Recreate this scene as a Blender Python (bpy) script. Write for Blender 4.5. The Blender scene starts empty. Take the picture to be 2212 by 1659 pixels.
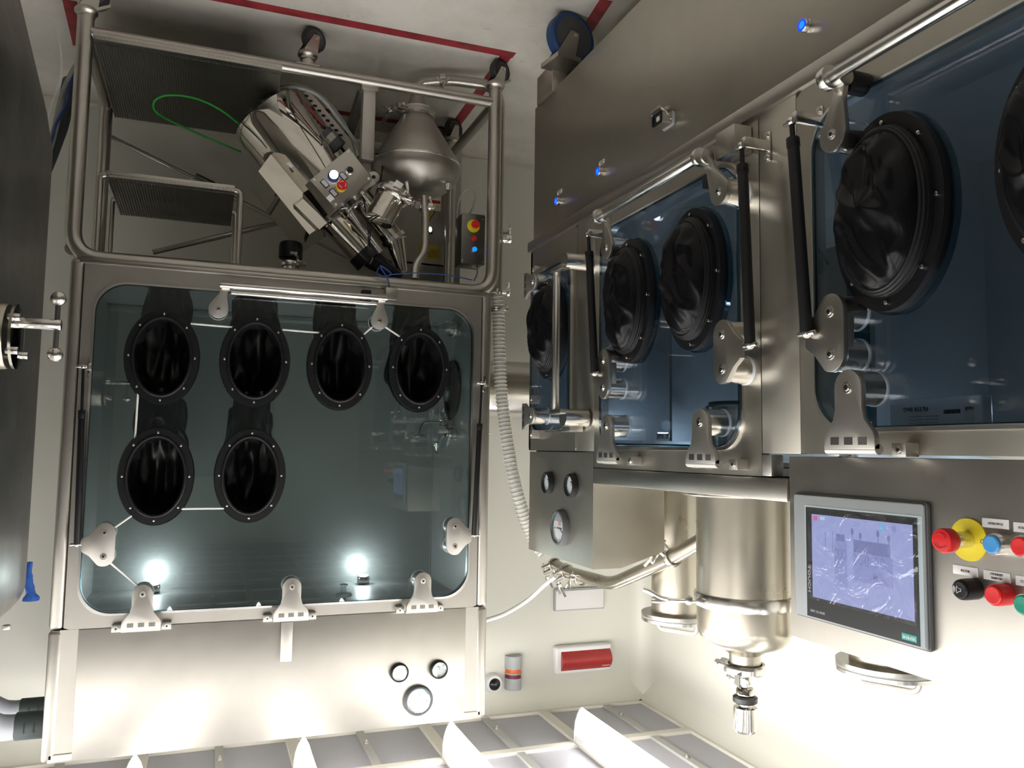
import bpy, bmesh, math, random
from math import sin, cos, pi, radians
from mathutils import Vector, Matrix, noise
random.seed(7)
S = bpy.context.scene
COL = S.collection

# ------------------------------------------------------------------ camera
# the photograph was taken with the camera held upside down (rolled 180 degrees)
FPX = 1750.0
CAMH = 1.68
RT = Vector((0.93602107, 0.35164574, 0.01448562))
UP = Vector((-0.04252978, 0.07215798, 0.99648605))
FW = Vector((-0.34936482, 0.93334801, -0.08249681))
cd = bpy.data.cameras.new('camera'); cam = bpy.data.objects.new('camera', cd); COL.objects.link(cam)
cd.sensor_width = 36; cd.sensor_fit = 'HORIZONTAL'; cd.lens = FPX / 2212 * 36; cd.clip_start = .02
m = Matrix.Identity(4)
for i, v in enumerate((-RT, -UP, -FW)):
    for j in range(3): m[j][i] = v[j]
m[2][3] = CAMH
cam.matrix_world = m
S.camera = cam
S.view_settings.view_transform = 'Standard'; S.view_settings.look = 'None'
S.view_settings.exposure = 0.0; S.view_settings.gamma = 1; S.view_settings.use_curve_mapping = False
W = bpy.data.worlds.new('world'); S.world = W; W.use_nodes = True
W.node_tree.nodes['Background'].inputs[0].default_value = (.9, .95, 1, 1)
W.node_tree.nodes['Background'].inputs[1].default_value = .05
LAMP = 12.0          # emission strength of the teardrop luminaires

# ------------------------------------------------------------------ measuring helpers (pixel of the photograph -> point on a known plane)
CAM = Vector((0, 0, CAMH))
def ray(x, y):
    a = (2212 - x - 1106) / FPX; b = (829.5 - (1659 - y)) / FPX
    return FW + a * RT + b * UP
def on_x(x, y, X): d = ray(x, y); return CAM + d * (X / d.x)
def on_y(x, y, Y): d = ray(x, y); return CAM + d * (Y / d.y)
def on_z(x, y, Z): d = ray(x, y); return CAM + d * ((Z - CAMH) / d.z)
YA = 3.14            # front plane of the wide isolator (faces -Y)
XB = -1.155          # front plane of the long isolator (faces +X)
FA = Matrix.Translation((0, YA, 0))
FB = Matrix.Translation((XB, 0, 0)) @ Matrix.Rotation(pi / 2, 4, 'Z')
def la(x, y, d=0): p = on_y(x, y, YA - d); return (p.x, p.z)      # local coordinates on A, d = distance in front
def lb(x, y, d=0): p = on_x(x, y, XB + d); return (p.y, p.z)
I4 = Matrix.Identity(4)

# ------------------------------------------------------------------ materials
MAT = {}
def base(name):
    m = bpy.data.materials.new(name); m.use_nodes = True; nt = m.node_tree
    return m, nt, nt.nodes['Principled BSDF']
def simple(name, col, rough=.5, metal=0, spec=.5, emis=None, es=0, bump=0, bscale=40, coat=0):
    m, nt, b = base(name)
    b.inputs['Base Color'].default_value = (*col, 1); b.inputs['Roughness'].default_value = rough
    b.inputs['Metallic'].default_value = metal; b.inputs['Specular IOR Level'].default_value = spec
    if coat: b.inputs['Coat Weight'].default_value = coat
    if emis: b.inputs['Emission Color'].default_value = (*emis, 1); b.inputs['Emission Strength'].default_value = es
    if bump:
        t = nt.nodes.new('ShaderNodeTexCoord'); n = nt.nodes.new('ShaderNodeTexNoise'); n.inputs['Scale'].default_value = bscale
        n.inputs['Detail'].default_value = 5
        bp = nt.nodes.new('ShaderNodeBump'); bp.inputs['Strength'].default_value = bump; bp.inputs['Distance'].default_value = .01
        nt.links.new(t.outputs['Object'], n.inputs['Vector']); nt.links.new(n.outputs['Fac'], bp.inputs['Height']); nt.links.new(bp.outputs[0], b.inputs['Normal'])
    MAT[name] = m; return m
def steel(name, col=(.6, .57, .52), r0=.2, r1=.38, sc=(3, 3, 3), bump=.0, smudge=True, fine=0, aniso=0):
    m, nt, b = base(name); L = nt.links.new
    b.inputs['Metallic'].default_value = 1
    t = nt.nodes.new('ShaderNodeTexCoord'); mp = nt.nodes.new('ShaderNodeMapping'); mp.inputs['Scale'].default_value = sc
    L(t.outputs['Object'], mp.inputs['Vector'])
    n = nt.nodes.new('ShaderNodeTexNoise'); n.inputs['Scale'].default_value = 1.6; n.inputs['Detail'].default_value = 6; n.inputs['Roughness'].default_value = .6
    L(mp.outputs[0], n.inputs['Vector'])
    mr = nt.nodes.new('ShaderNodeMapRange'); mr.inputs[1].default_value = .35; mr.inputs[2].default_value = .65; mr.inputs[3].default_value = r0; mr.inputs[4].default_value = r1
    L(n.outputs['Fac'], mr.inputs[0]); L(mr.outputs[0], b.inputs['Roughness'])
    cr = nt.nodes.new('ShaderNodeMix'); cr.data_type = 'RGBA'
    cr.inputs[6].default_value = (*[c * .93 for c in col], 1); cr.inputs[7].default_value = (*[min(1, c * 1.05) for c in col], 1)
    n2 = nt.nodes.new('ShaderNodeTexNoise'); n2.inputs['Scale'].default_value = 5; n2.inputs['Detail'].default_value = 3
    L(mp.outputs[0], n2.inputs['Vector']); L(n2.outputs['Fac'], cr.inputs[0]); L(cr.outputs[2], b.inputs['Base Color'])
    if bump:
        n3 = nt.nodes.new('ShaderNodeTexNoise'); n3.inputs['Scale'].default_value = fine or 2.2; n3.inputs['Detail'].default_value = 2
        L(mp.outputs[0], n3.inputs['Vector'])
        bp = nt.nodes.new('ShaderNodeBump'); bp.inputs['Strength'].default_value = bump; bp.inputs['Distance'].default_value = .02
        L(n3.outputs['Fac'], bp.inputs['Height']); L(bp.outputs[0], b.inputs['Normal'])
    MAT[name] = m; return m
steel('steel_panel', (.425, .405, .368), .38, .44)
steel('steel_panel_b', (.50, .475, .415), .34, .40)
steel('steel_brush', (.50, .48, .44), .30, .34)
steel('steel_bright', (.72, .70, .67), .2, .24)
steel('steel_light', (.52, .495, .46), .38, .5)
steel('steel_vessel', (.50, .465, .395), .27, .33, bump=.02)
steel('steel_mirror', (.66, .63, .57), .04, .06, bump=.02)
steel('steel_dark', (.24, .235, .22), .3, .45)
simple('steel_inside', (.45, .465, .455), .42, metal=.45)
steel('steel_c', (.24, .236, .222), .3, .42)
simple('rubber', (.004, .004, .005), .24, spec=.16)
simple('rubber_in', (.012, .012, .013), .32, spec=.6)
simple('rubber_ring', (.006, .006, .007), .40, spec=.3)
simple('black', (.007, .007, .008), .45, spec=.3)
simple('black_gloss', (.012, .013, .016), .2)
simple('tyre', (.03, .03, .032), .6)
simple('tyre_blue', (.012, .05, .16), .5)
simple('wheel_grey', (.075, .08, .085), .55)
simple('hub_blue', (.18, .3, .38), .5)
simple('wall_paint', (.70, .695, .63), .42, bump=.01, bscale=3)
simple('wall_strip', (.70, .69, .61), .45)
simple('grid_paint', (.72, .69, .61), .4)
simple('grid_strip', (.42, .42, .40), .4)
simple('white', (.8, .8, .8), .4)
simple('white_cable', (.78, .78, .76), .45)
simple('label_white', (.78, .77, .77), .4)
simple('ink', (.03, .03, .03), .6)
simple('red', (.62, .012, .014), .35)
simple('red_lamp', (.38, .03, .03), .25)
simple('orange', (.75, .13, .02), .3)
simple('maroon', (.16, .015, .03), .3)
simple('yellow', (.72, .58, .02), .4)
simple('yellow_dull', (.5, .36, .03), .5)
simple('blue_btn', (.05, .27, .6), .35)
simple('green_btn', (.0, .25, .16), .35)
simple('teal', (.03, .36, .33), .5)
simple('plastic_grey', (.42, .44, .45), .5)
simple('hmi_grey', (.30, .32, .33), .45)
simple('hmi_light', (.36, .43, .46), .4)
simple('hmi_side', (.09, .095, .1), .5)
simple('hmi_black', (.018, .02, .022), .3)
simple('blue_cloth', (.01, .07, .3), .8)
simple('cable_blue', (.02, .06, .25), .5)
simple('cable_green', (.02, .32, .04), .5)
simple('cable_grey', (.35, .36, .34), .6)
simple('hose_grey', (.36, .38, .42), .38)
simple('cuff_grey', (.045, .058, .058), .6)
simple('gauge_face', (.85, .85, .86), .35)
simple('pink', (.8, .3, .3), .5)
simple('dust', (.45, .38, .28), .9)
simple('led_blue', (0, .02, .3), .3, emis=(.0, .02, 1), es=2.2)
simple('led_core', (0, .1, .5), .3, emis=(.0, .2, 1), es=1.5)
simple('led_white', (1, 1, 1), .3, emis=(.85, .88, 1), es=12)
simple('lamp_white', (1, 1, 1), .3, emis=(.8, .9, 1), es=5)
simple('tube_light', (1, 1, 1), .3, emis=(1, .975, .93), es=LAMP)
simple('frost', (.85, .87, .9), .3)

def grid_mesh():
    m, nt, b = base('ceiling_mesh'); L = nt.links.new
    b.inputs['Base Color'].default_value = (.44, .44, .49, 1); b.inputs['Roughness'].default_value = .35; b.inputs['Metallic'].default_value = .0
    t = nt.nodes.new('ShaderNodeTexCoord'); w = nt.nodes.new('ShaderNodeTexWave'); w.inputs['Scale'].default_value = 90; w.bands_direction = 'X'
    w2 = nt.nodes.new('ShaderNodeTexWave'); w2.inputs['Scale'].default_value = 90; w2.bands_direction = 'Y'
    mx = nt.nodes.new('ShaderNodeMath'); mx.operation = 'MULTIPLY'
    L(t.outputs['Object'], w.inputs[0]); L(t.outputs['Object'], w2.inputs[0]); L(w.outputs['Fac'], mx.inputs[0]); L(w2.outputs['Fac'], mx.inputs[1])
    bp = nt.nodes.new('ShaderNodeBump'); bp.inputs['Strength'].default_value = .25; bp.inputs['Distance'].default_value = .002
    L(mx.outputs[0], bp.inputs['Height']); L(bp.outputs[0], b.inputs['Normal'])
    MAT['ceiling_mesh'] = m
grid_mesh()
def floor_mat():
    m, nt, b = base('floor_vinyl'); L = nt.links.new
    t = nt.nodes.new('ShaderNodeTexCoord')
    n = nt.nodes.new('ShaderNodeTexNoise'); n.inputs['Scale'].default_value = 2.2; n.inputs['Detail'].default_value = 8; n.inputs['Roughness'].default_value = .65
    L(t.outputs['Object'], n.inputs['Vector'])
    c = nt.nodes.new('ShaderNodeValToRGB'); c.color_ramp.elements[0].position = .33; c.color_ramp.elements[0].color = (.58, .55, .49, 1)
    c.color_ramp.elements[1].position = .6; c.color_ramp.elements[1].color = (.74, .71, .65, 1)
    L(n.outputs['Fac'], c.inputs[0])
    v = nt.nodes.new('ShaderNodeTexNoise'); v.inputs['Scale'].default_value = 35; v.inputs['Detail'].default_value = 4
    L(t.outputs['Object'], v.inputs['Vector'])
    r = nt.nodes.new('ShaderNodeValToRGB'); r.color_ramp.elements[0].position = .2; r.color_ramp.elements[0].color = (.5, .5, .5, 1); r.color_ramp.elements[1].position = .33; r.color_ramp.elements[1].color = (1, 1, 1, 1)
    L(v.outputs['Fac'], r.inputs[0])
    mx = nt.nodes.new('ShaderNodeMix'); mx.data_type = 'RGBA'; mx.blend_type = 'MULTIPLY'; mx.inputs[0].default_value = .8
    L(c.outputs[0], mx.inputs[6]); L(r.outputs[0], mx.inputs[7]); L(mx.outputs[2], b.inputs['Base Color'])
    b.inputs['Roughness'].default_value = .5
    MAT['floor_vinyl'] = m
floor_mat()
def tape_mat():
    m, nt, b = base('red_tape'); L = nt.links.new
    t = nt.nodes.new('ShaderNodeTexCoord'); n = nt.nodes.new('ShaderNodeTexNoise'); n.inputs['Scale'].default_value = 12; n.inputs['Detail'].default_value = 6
    L(t.outputs['Object'], n.inputs['Vector'])
    c = nt.nodes.new('ShaderNodeValToRGB'); c.color_ramp.elements[0].color = (.16, .02, .025, 1); c.color_ramp.elements[0].position = .3
    c.color_ramp.elements[1].color = (.36, .035, .045, 1); c.color_ramp.elements[1].position = .55
    L(n.outputs['Fac'], c.inputs[0]); L(c.outputs[0], b.inputs['Base Color']); b.inputs['Roughness'].default_value = .5
    MAT['red_tape'] = m
tape_mat()
def glass(name, tint, rough=.0, ior=1.5):
    m = bpy.data.materials.new(name); m.use_nodes = True; nt = m.node_tree; nt.nodes.clear(); L = nt.links.new
    o = nt.nodes.new('ShaderNodeOutputMaterial'); tr = nt.nodes.new('ShaderNodeBsdfTransparent'); tr.inputs[0].default_value = (*tint, 1)
    g = nt.nodes.new('ShaderNodeBsdfGlossy'); g.inputs['Roughness'].default_value = rough; g.inputs['Color'].default_value = (.95, .97, 1, 1)
    f = nt.nodes.new('ShaderNodeFresnel'); ge = nt.nodes.new('ShaderNodeNewGeometry'); mr = nt.nodes.new('ShaderNodeMapRange')
    mr.inputs[3].default_value = ior; mr.inputs[4].default_value = 1 / ior; L(ge.outputs['Backfacing'], mr.inputs[0]); L(mr.outputs[0], f.inputs[0])
    mx = nt.nodes.new('ShaderNodeMixShader'); L(f.outputs[0], mx.inputs[0]); L(tr.outputs[0], mx.inputs[1]); L(g.outputs[0], mx.inputs[2]); L(mx.outputs[0], o.inputs[0])
    MAT[name] = m
glass('glass_a', (.72, .77, .765), .012, 1.7)
glass('glass_b', (.66, .72, .78), .012)
glass('glass_clear', (.93, .95, .95))
glass('glass_edge', (.35, .55, .6))
def clear_hose():
    m = bpy.data.materials.new('clear_hose'); m.use_nodes = True; nt = m.node_tree; b = nt.nodes['Principled BSDF']; L = nt.links.new
    b.inputs['Base Color'].default_value = (.62, .62, .58, 1); b.inputs['Roughness'].default_value = .2
    tr = nt.nodes.new('ShaderNodeBsdfTransparent'); mx = nt.nodes.new('ShaderNodeMixShader'); mx.inputs[0].default_value = .62
    L(tr.outputs[0], mx.inputs[1]); L(b.outputs[0], mx.inputs[2]); L(mx.outputs[0], nt.nodes['Material Output'].inputs[0])
    MAT['clear_hose'] = m
clear_hose()
def film():
    m = bpy.data.materials.new('film'); m.use_nodes = True; nt = m.node_tree; nt.nodes.clear(); L = nt.links.new
    o = nt.nodes.new('ShaderNodeOutputMaterial'); tr = nt.nodes.new('ShaderNodeBsdfTransparent'); tr.inputs[0].default_value = (.97, .97, .97, 1)
    g = nt.nodes.new('ShaderNodeBsdfGlossy'); g.inputs['Roughness'].default_value = .15
    mx = nt.nodes.new('ShaderNodeMixShader'); mx.inputs[0].default_value = .09
    t = nt.nodes.new('ShaderNodeTexCoord'); n = nt.nodes.new('ShaderNodeTexNoise'); n.inputs['Scale'].default_value = 16; n.inputs['Detail'].default_value = 3; n.inputs['Distortion'].default_value = 1.5
    bp = nt.nodes.new('ShaderNodeBump'); bp.inputs['Strength'].default_value = .7; bp.inputs['Distance'].default_value = .01
    L(t.outputs['Object'], n.inputs[0]); L(n.outputs[0], bp.inputs['Height']); L(bp.outputs[0], g.inputs['Normal'])
    L(tr.outputs[0], mx.inputs[1]); L(g.outputs[0], mx.inputs[2]); L(mx.outputs[0], o.inputs[0]); MAT['film'] = m
film()
def screen():
    m, nt, b = base('screen'); L = nt.links.new
    b.inputs['Base Color'].default_value = (.05, .05, .06, 1); b.inputs['Roughness'].default_value = .25
    b.inputs['Emission Color'].default_value = (.33, .38, .72, 1); b.inputs['Emission Strength'].default_value = .85
    MAT['screen'] = m
screen()
simple('screen_dark', (.03, .03, .05), .3, emis=(.18, .21, .45), es=.85)
simple('screen_mid', (.03, .03, .05), .3, emis=(.27, .31, .62), es=.85)
simple('screen_red', (.1, .02, .05), .3, emis=(.7, .15, .3), es=.85)
simple('screen_cyan', (.02, .1, .1), .3, emis=(.15, .45, .75), es=.85)
simple('screen_pale', (.1, .1, .1), .3, emis=(.5, .55, .85), es=.85)

# ------------------------------------------------------------------ object helpers
WL = {}
def reg(o, loc, parent):
    loc = Vector(loc); WL[o.name] = loc
    if parent is not None:
        o.parent = parent; o.location = loc - WL[parent.name]
    else: o.location = loc
def thing(name, label, cat, loc, group=None):
    o = bpy.data.objects.new(name, None); COL.objects.link(o); o.empty_display_size = .05
    reg(o, loc, None); o['label'] = label; o['category'] = cat
    if group: o['group'] = group
    return o
def tag(o, label, cat, group=None):
    o['label'] = label; o['category'] = cat
    if group: o['group'] = group
    return o
class MB:
    def __init__(s, M=I4): s.bm = bmesh.new(); s.M = M; s.mi = 0
    def _add(s, verts, faces):
        vs = [s.bm.verts.new(s.M @ Vector(v)) for v in verts]; out = []
        for f in faces:
            try:
                fc = s.bm.faces.new([vs[i] for i in f]); fc.material_index = s.mi; out.append(fc)
            except ValueError: pass
        return vs, out
    def _bev(s, fs, w, seg=2, ang=40):
        if w <= 0: return
        es = {e for f in fs for e in f.edges if len(e.link_faces) == 2 and e.calc_face_angle(0) > radians(ang)}
        if es: bmesh.ops.bevel(s.bm, geom=list(es), offset=w, offset_type='OFFSET', segments=seg, affect='EDGES', profile=.5, clamp_overlap=True)
    def box(s, x0, y0, z0, x1, y1, z1, bev=.002, seg=2):
        v = [(x, y, z) for x in (x0, x1) for y in (y0, y1) for z in (z0, z1)]
        f = [(0, 1, 3, 2), (4, 6, 7, 5), (0, 4, 5, 1), (2, 3, 7, 6), (0, 2, 6, 4), (1, 5, 7, 3)]
        _, fs = s._add(v, f); bmesh.ops.recalc_face_normals(s.bm, faces=fs); s._bev(fs, bev, seg); return s
    def prism(s, poly, y0, y1, bev=0, seg=2):
        n = len(poly); v = [(p[0], y0, p[1]) for p in poly] + [(p[0], y1, p[1]) for p in poly]
        f = [tuple(range(n)), tuple(range(2 * n - 1, n - 1, -1))] + [(i, (i + 1) % n, n + (i + 1) % n, n + i) for i in range(n)]
        _, fs = s._add(v, f); bmesh.ops.recalc_face_normals(s.bm, faces=fs); s._bev(fs, bev, seg); return s
    def loft(s, rings, cap=True, closed=True):
        n = len(rings[0]); v = [p for r in rings for p in r]; f = []
        for k in range(len(rings) - 1):
            for i in range(n if closed else n - 1):
                j = (i + 1) % n; f.append((k * n + i, k * n + j, (k + 1) * n + j, (k + 1) * n + i))
        if cap: f.append(tuple(range(n - 1, -1, -1))); f.append(tuple((len(rings) - 1) * n + i for i in range(n)))
        _, fs = s._add(v, f); bmesh.ops.recalc_face_normals(s.bm, faces=fs); return s
    def frame(s, outer, inner, y0, y1):     # plate with a hole; outer and inner outlines have the same count
        n = len(outer); v = [(p[0], y, p[1]) for y in (y0, y1) for p in outer] + [(p[0], y, p[1]) for y in (y0, y1) for p in inner]
        f = []
        for i in range(n):
            j = (i + 1) % n
            f += [(i, j, 2 * n + j, 2 * n + i), (n + i, 3 * n + i, 3 * n + j, n + j), (i, n + i, n + j, j), (2 * n + i, 2 * n + j, 3 * n + j, 3 * n + i)]
        _, fs = s._add(v, f); bmesh.ops.recalc_face_normals(s.bm, faces=fs); return s
    def tube(s, pts, r, seg=14, closed=False, fil=0, caps=True, rf=None):
        pts = [Vector(p) for p in pts]
        if fil: pts = fillet(pts, fil)
        n = len(pts); rings = []
        T = []
        for i in range(n):
            a = pts[i - 1] if (i or closed) else pts[0]; b = pts[(i + 1) % n] if (i < n - 1 or closed) else pts[-1]
            T.append((b - a).normalized())
        u = T[0].orthogonal().normalized()
        for i in range(n):
            u = (u - T[i] * u.dot(T[i])); u = u.normalized() if u.length > 1e-6 else T[i].orthogonal().normalized()
            w = T[i].cross(u); rr = rf(i / (n - 1)) if rf else r
            rings.append([pts[i] + (u * cos(2 * pi * k / seg) + w * sin(2 * pi * k / seg)) * rr for k in range(seg)])
        if closed: rings.append(rings[0])
        return s.loft(rings, cap=caps and not closed)
    def cyl(s, a, b, r, r2=None, seg=28, bev=0):
        a = Vector(a); b = Vector(b); t = (b - a).normalized(); u = t.orthogonal().normalized(); w = t.cross(u); r2 = r if r2 is None else r2
        prof = [(0, r), (1, r2)]
        L = (b - a).length
        if bev: prof = [(0, r - bev), (bev * .3 / L, r - bev * .3), (bev / L, r), (1 - bev / L, r2), (1 - bev * .3 / L, r2 - bev * .3), (1, r2 - bev)]
        return s.loft([[a + (b - a) * h + (u * cos(2 * pi * k / seg) + w * sin(2 * pi * k / seg)) * q for k in range(seg)] for h, q in prof])
    def lathe(s, prof, o, t=(0, 0, 1), seg=40, cap=True):
        o = Vector(o); t = Vector(t).normalized(); u = t.orthogonal().normalized(); w = t.cross(u)
        return s.loft([[o + t * h + (u * cos(2 * pi * k / seg) + w * sin(2 * pi * k / seg)) * max(q, 1e-4) for k in range(seg)] for q, h in prof], cap=cap)
    def ball(s, c, r, sc=(1, 1, 1), seg=20):
        c = Vector(c); n = seg // 2
        return s.loft([[c + Vector((r * sc[0] * sin(pi * j / n) * cos(2 * pi * k / seg), r * sc[1] * sin(pi * j / n) * sin(2 * pi * k / seg), r * sc[2] * cos(pi * j / n))) if 0 < j < n else c + Vector((1e-5 * cos(2 * pi * k / seg), 1e-5 * sin(2 * pi * k / seg), r * sc[2] * (1 if j == 0 else -1))) for k in range(seg)] for j in range(n + 1)])
    def ring(s, c, t, R, r, seg=36, s2=10, sx=1):
        c = Vector(c); t = Vector(t).normalized(); u = t.orthogonal().normalized(); w = t.cross(u)
        return s.tube([c + (u * cos(2 * pi * k / seg) + w * sin(2 * pi * k / seg)) * R for k in range(seg)], r, seg=s2, closed=True)
    def torus_oval(s, a, b, y, r, cx=0, cz=0, seg=64, s2=10):
        return s.tube([(cx + a * cos(2 * pi * k / seg), y, cz + b * sin(2 * pi * k / seg)) for k in range(seg)], r, seg=s2, closed=True)
    def build(s, name, mats, parent=None, origin=None, ang=35):
        bm = s.bm
        for f in bm.faces: f.smooth = True
        for e in bm.edges:
            if len(e.link_faces) != 2 or e.calc_face_angle(0) > radians(ang): e.smooth = False
        if not isinstance(mats, (list, tuple)): mats = [mats]
        vs = [v.co for v in bm.verts]
        lo = Vector([min(v[i] for v in vs) for i in range(3)]); hi = Vector([max(v[i] for v in vs) for i in range(3)])
        o_ = Vector(origin) if origin is not None else (Vector(((lo.x + hi.x) / 2, (lo.y + hi.y) / 2, lo.z)))
        bm.transform(Matrix.Translation(-o_))
        me = bpy.data.meshes.new(name); bm.to_mesh(me); bm.free()
        for q in mats: me.materials.append(MAT[q])
        o = bpy.data.objects.new(name, me); COL.objects.link(o); reg(o, o_, parent); return o
def fillet(pts, r, n=7):
    out = [pts[0]]
    for i in range(1, len(pts) - 1):
        p = pts[i]; a = pts[i - 1] - p; b = pts[i + 1] - p; d = min(r, a.length * .48, b.length * .48)
        A = p + a.normalized() * d; B = p + b.normalized() * d
        for k in range(n + 1):
            t = k / n; out.append(A * (1 - t) ** 2 + p * 2 * t * (1 - t) + B * t * t)
    out.append(pts[-1]); return out
def smoothpath(pts, n=8):
    pts = [Vector(p) for p in pts]; P = [pts[0]] + pts + [pts[-1]]; out = []
    for i in range(1, len(P) - 2):
        for k in range(n):
            t = k / n; a, b, c, d = P[i - 1], P[i], P[i + 1], P[i + 2]
            out.append(.5 * ((2 * b) + (c - a) * t + (2 * a - 5 * b + 4 * c - d) * t * t + (-a + 3 * b - 3 * c + d) * t ** 3))
    out.append(pts[-1]); return out
def rrect(x0, z0, x1, z1, r, n=8):
    if x0 > x1: x0, x1 = x1, x0
    if z0 > z1: z0, z1 = z1, z0
    rs = r if isinstance(r, (list, tuple)) else (r,) * 4
    out = []
    for (cx, cz, a0, q) in ((x1 - rs[0], z1 - rs[0], 0, rs[0]), (x0 + rs[1], z1 - rs[1], 90, rs[1]), (x0 + rs[2], z0 + rs[2], 180, rs[2]), (x1 - rs[3], z0 + rs[3], 270, rs[3])):
        for k in range(n + 1):
            a = radians(a0 + 90 * k / n); out.append((cx + q * cos(a), cz + q * sin(a)))
    return out
def oval(cx, cz, a, b, n=64): return [(cx + a * cos(2 * pi * k / n), cz + b * sin(2 * pi * k / n)) for k in range(n)]
def text(body, M, x, z, y, size, mat, parent, name='lettering', align='CENTER', rot=0, ext=.0004, sx=1, bold=0):
    c = bpy.data.curves.new('t', 'FONT'); c.body = body; c.size = size; c.align_x = align; c.align_y = 'CENTER'; c.extrude = ext; c.offset = bold; c.resolution_u = 3
    o = bpy.data.objects.new('t', c); COL.objects.link(o)
    dg = bpy.context.evaluated_depsgraph_get(); me = bpy.data.meshes.new_from_object(o.evaluated_get(dg)); bpy.data.objects.remove(o); bpy.data.curves.remove(c)
    T = M @ Matrix.Translation((x, y, z)) @ Matrix.Rotation(rot, 4, 'Y') @ Matrix.Rotation(pi / 2, 4, 'X') @ Matrix.Diagonal((sx, 1, 1, 1))
    me.transform(T); vs = [v.co for v in me.vertices]
    o_ = sum(vs, Vector()) / len(vs); me.transform(Matrix.Translation(-o_)); me.materials.clear(); me.materials.append(MAT[mat])
    me.name = name; ob = bpy.data.objects.new(name, me); COL.objects.link(ob); reg(ob, o_, parent); return ob
def copy_tree(o, loc, label=None):
    c = o.copy(); COL.objects.link(c); c.location = loc
    if label: c['label'] = label
    for ch in [x for x in bpy.data.objects if x.parent == o]:
        d = ch.copy(); COL.objects.link(d); d.parent = c
        for g in [x for x in bpy.data.objects if x.parent == ch]:
            e = g.copy(); COL.objects.link(e); e.parent = d
    return c
def struct(o): o['kind'] = 'structure'; return o
# ------------------------------------------------------------------ the room
YW, XW, ZC = 4.11, -2.36, 3.04
XR, YF = 5.0, -6.0
def slab(name, x0, y0, z0, x1, y1, z1, mat): return struct(MB().box(x0, y0, z0, x1, y1, z1, 0).build(name, mat))
slab('floor', XW - .1, YF - .1, -.08, XR + .1, YW + .1, 0, 'floor_vinyl')
slab('wall_back', XW - .1, YW, 0, XR + .1, YW + .1, ZC + .1, 'wall_paint')
slab('wall_left', XW - .1, YF - .1, 0, XW, YW, ZC + .1, 'wall_paint')
slab('wall_right', XR, YF - .1, 0, XR + .1, YW, ZC + .1, 'wall_paint')
slab('wall_front', XW, YF - .1, 0, XR, YF, ZC + .1, 'wall_paint')
slab('ceiling', XW, YF, ZC + .012, XR, YW, ZC + .1, 'ceiling_mesh')
struct(MB().box(-.9, YF - .01, 0, .9, YF + .04, 2.1, .004).build('door_1', 'hmi_grey'))
# coved joints
def cove(name, pts, mat): return struct(MB().loft(pts, cap=False, closed=False).build(name, mat))
def qcirc(r, n=8): return [(r - r * sin(pi / 2 * k / n), r - r * cos(pi / 2 * k / n)) for k in range(n + 1)]
q = qcirc(.07)
cove('trim_1', [[(x, YW - a + .0, b) for a, b in qcirc(.10)] for x in (XW, XR)], 'floor_vinyl')
struct(MB().box(XW, YW - .004, .09, XR, YW + .002, .105, .001).build('baseboard_back', 'floor_vinyl'))
cove('trim_2', [[(x, YW - a, ZC - b * 1.4) for a, b in q] for x in (XW, XR)], 'wall_strip')
cove('trim_3', [[(XW + a, y, ZC - b * 1.4) for a, b in q] for y in (YF, YW)], 'wall_strip')
cove('trim_4', [[(XW + a, YW - b, z) for a, b in qcirc(.09)] for z in (0, ZC)], 'wall_paint')
# ceiling grid
g = MB()
gx = [-1.71 + .64 * k for k in range(11)]; gy = [3.56 - .62 * k for k in range(16)]
for x in gx: g.box(x - .027, YF, ZC - .004, x + .027, YW - .02, ZC + .02, .001, 1)
for y in gy: g.box(XW, y - .024, ZC - .0035, XR, y + .024, ZC + .02, .001, 1)
g.box(XW, YW - .075, ZC - .003, XR, YW - .0, ZC + .02, 0); g.box(XW, YF, ZC - .003, XW + .07, YW, ZC + .02, 0)
struct(g.build('trim_5', 'grid_paint'))
g = MB(); sc = MB()
for x in [-2.08] + [a + .32 for a in gx[:-1]]:
    g.box(x - .018, YF, ZC - .001, x + .018, YW - .07, ZC + .02, 0)
    for y in gy:
        sc.cyl((x, y + .30, ZC - .012), (x, y + .30, ZC), .012, seg=12); sc.cyl((x, y + .30, ZC - .018), (x, y + .30, ZC - .01), .005, seg=8)
struct(g.build('trim_6', 'grid_strip')); struct(sc.build('trim_7', 'steel_light'))
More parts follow.
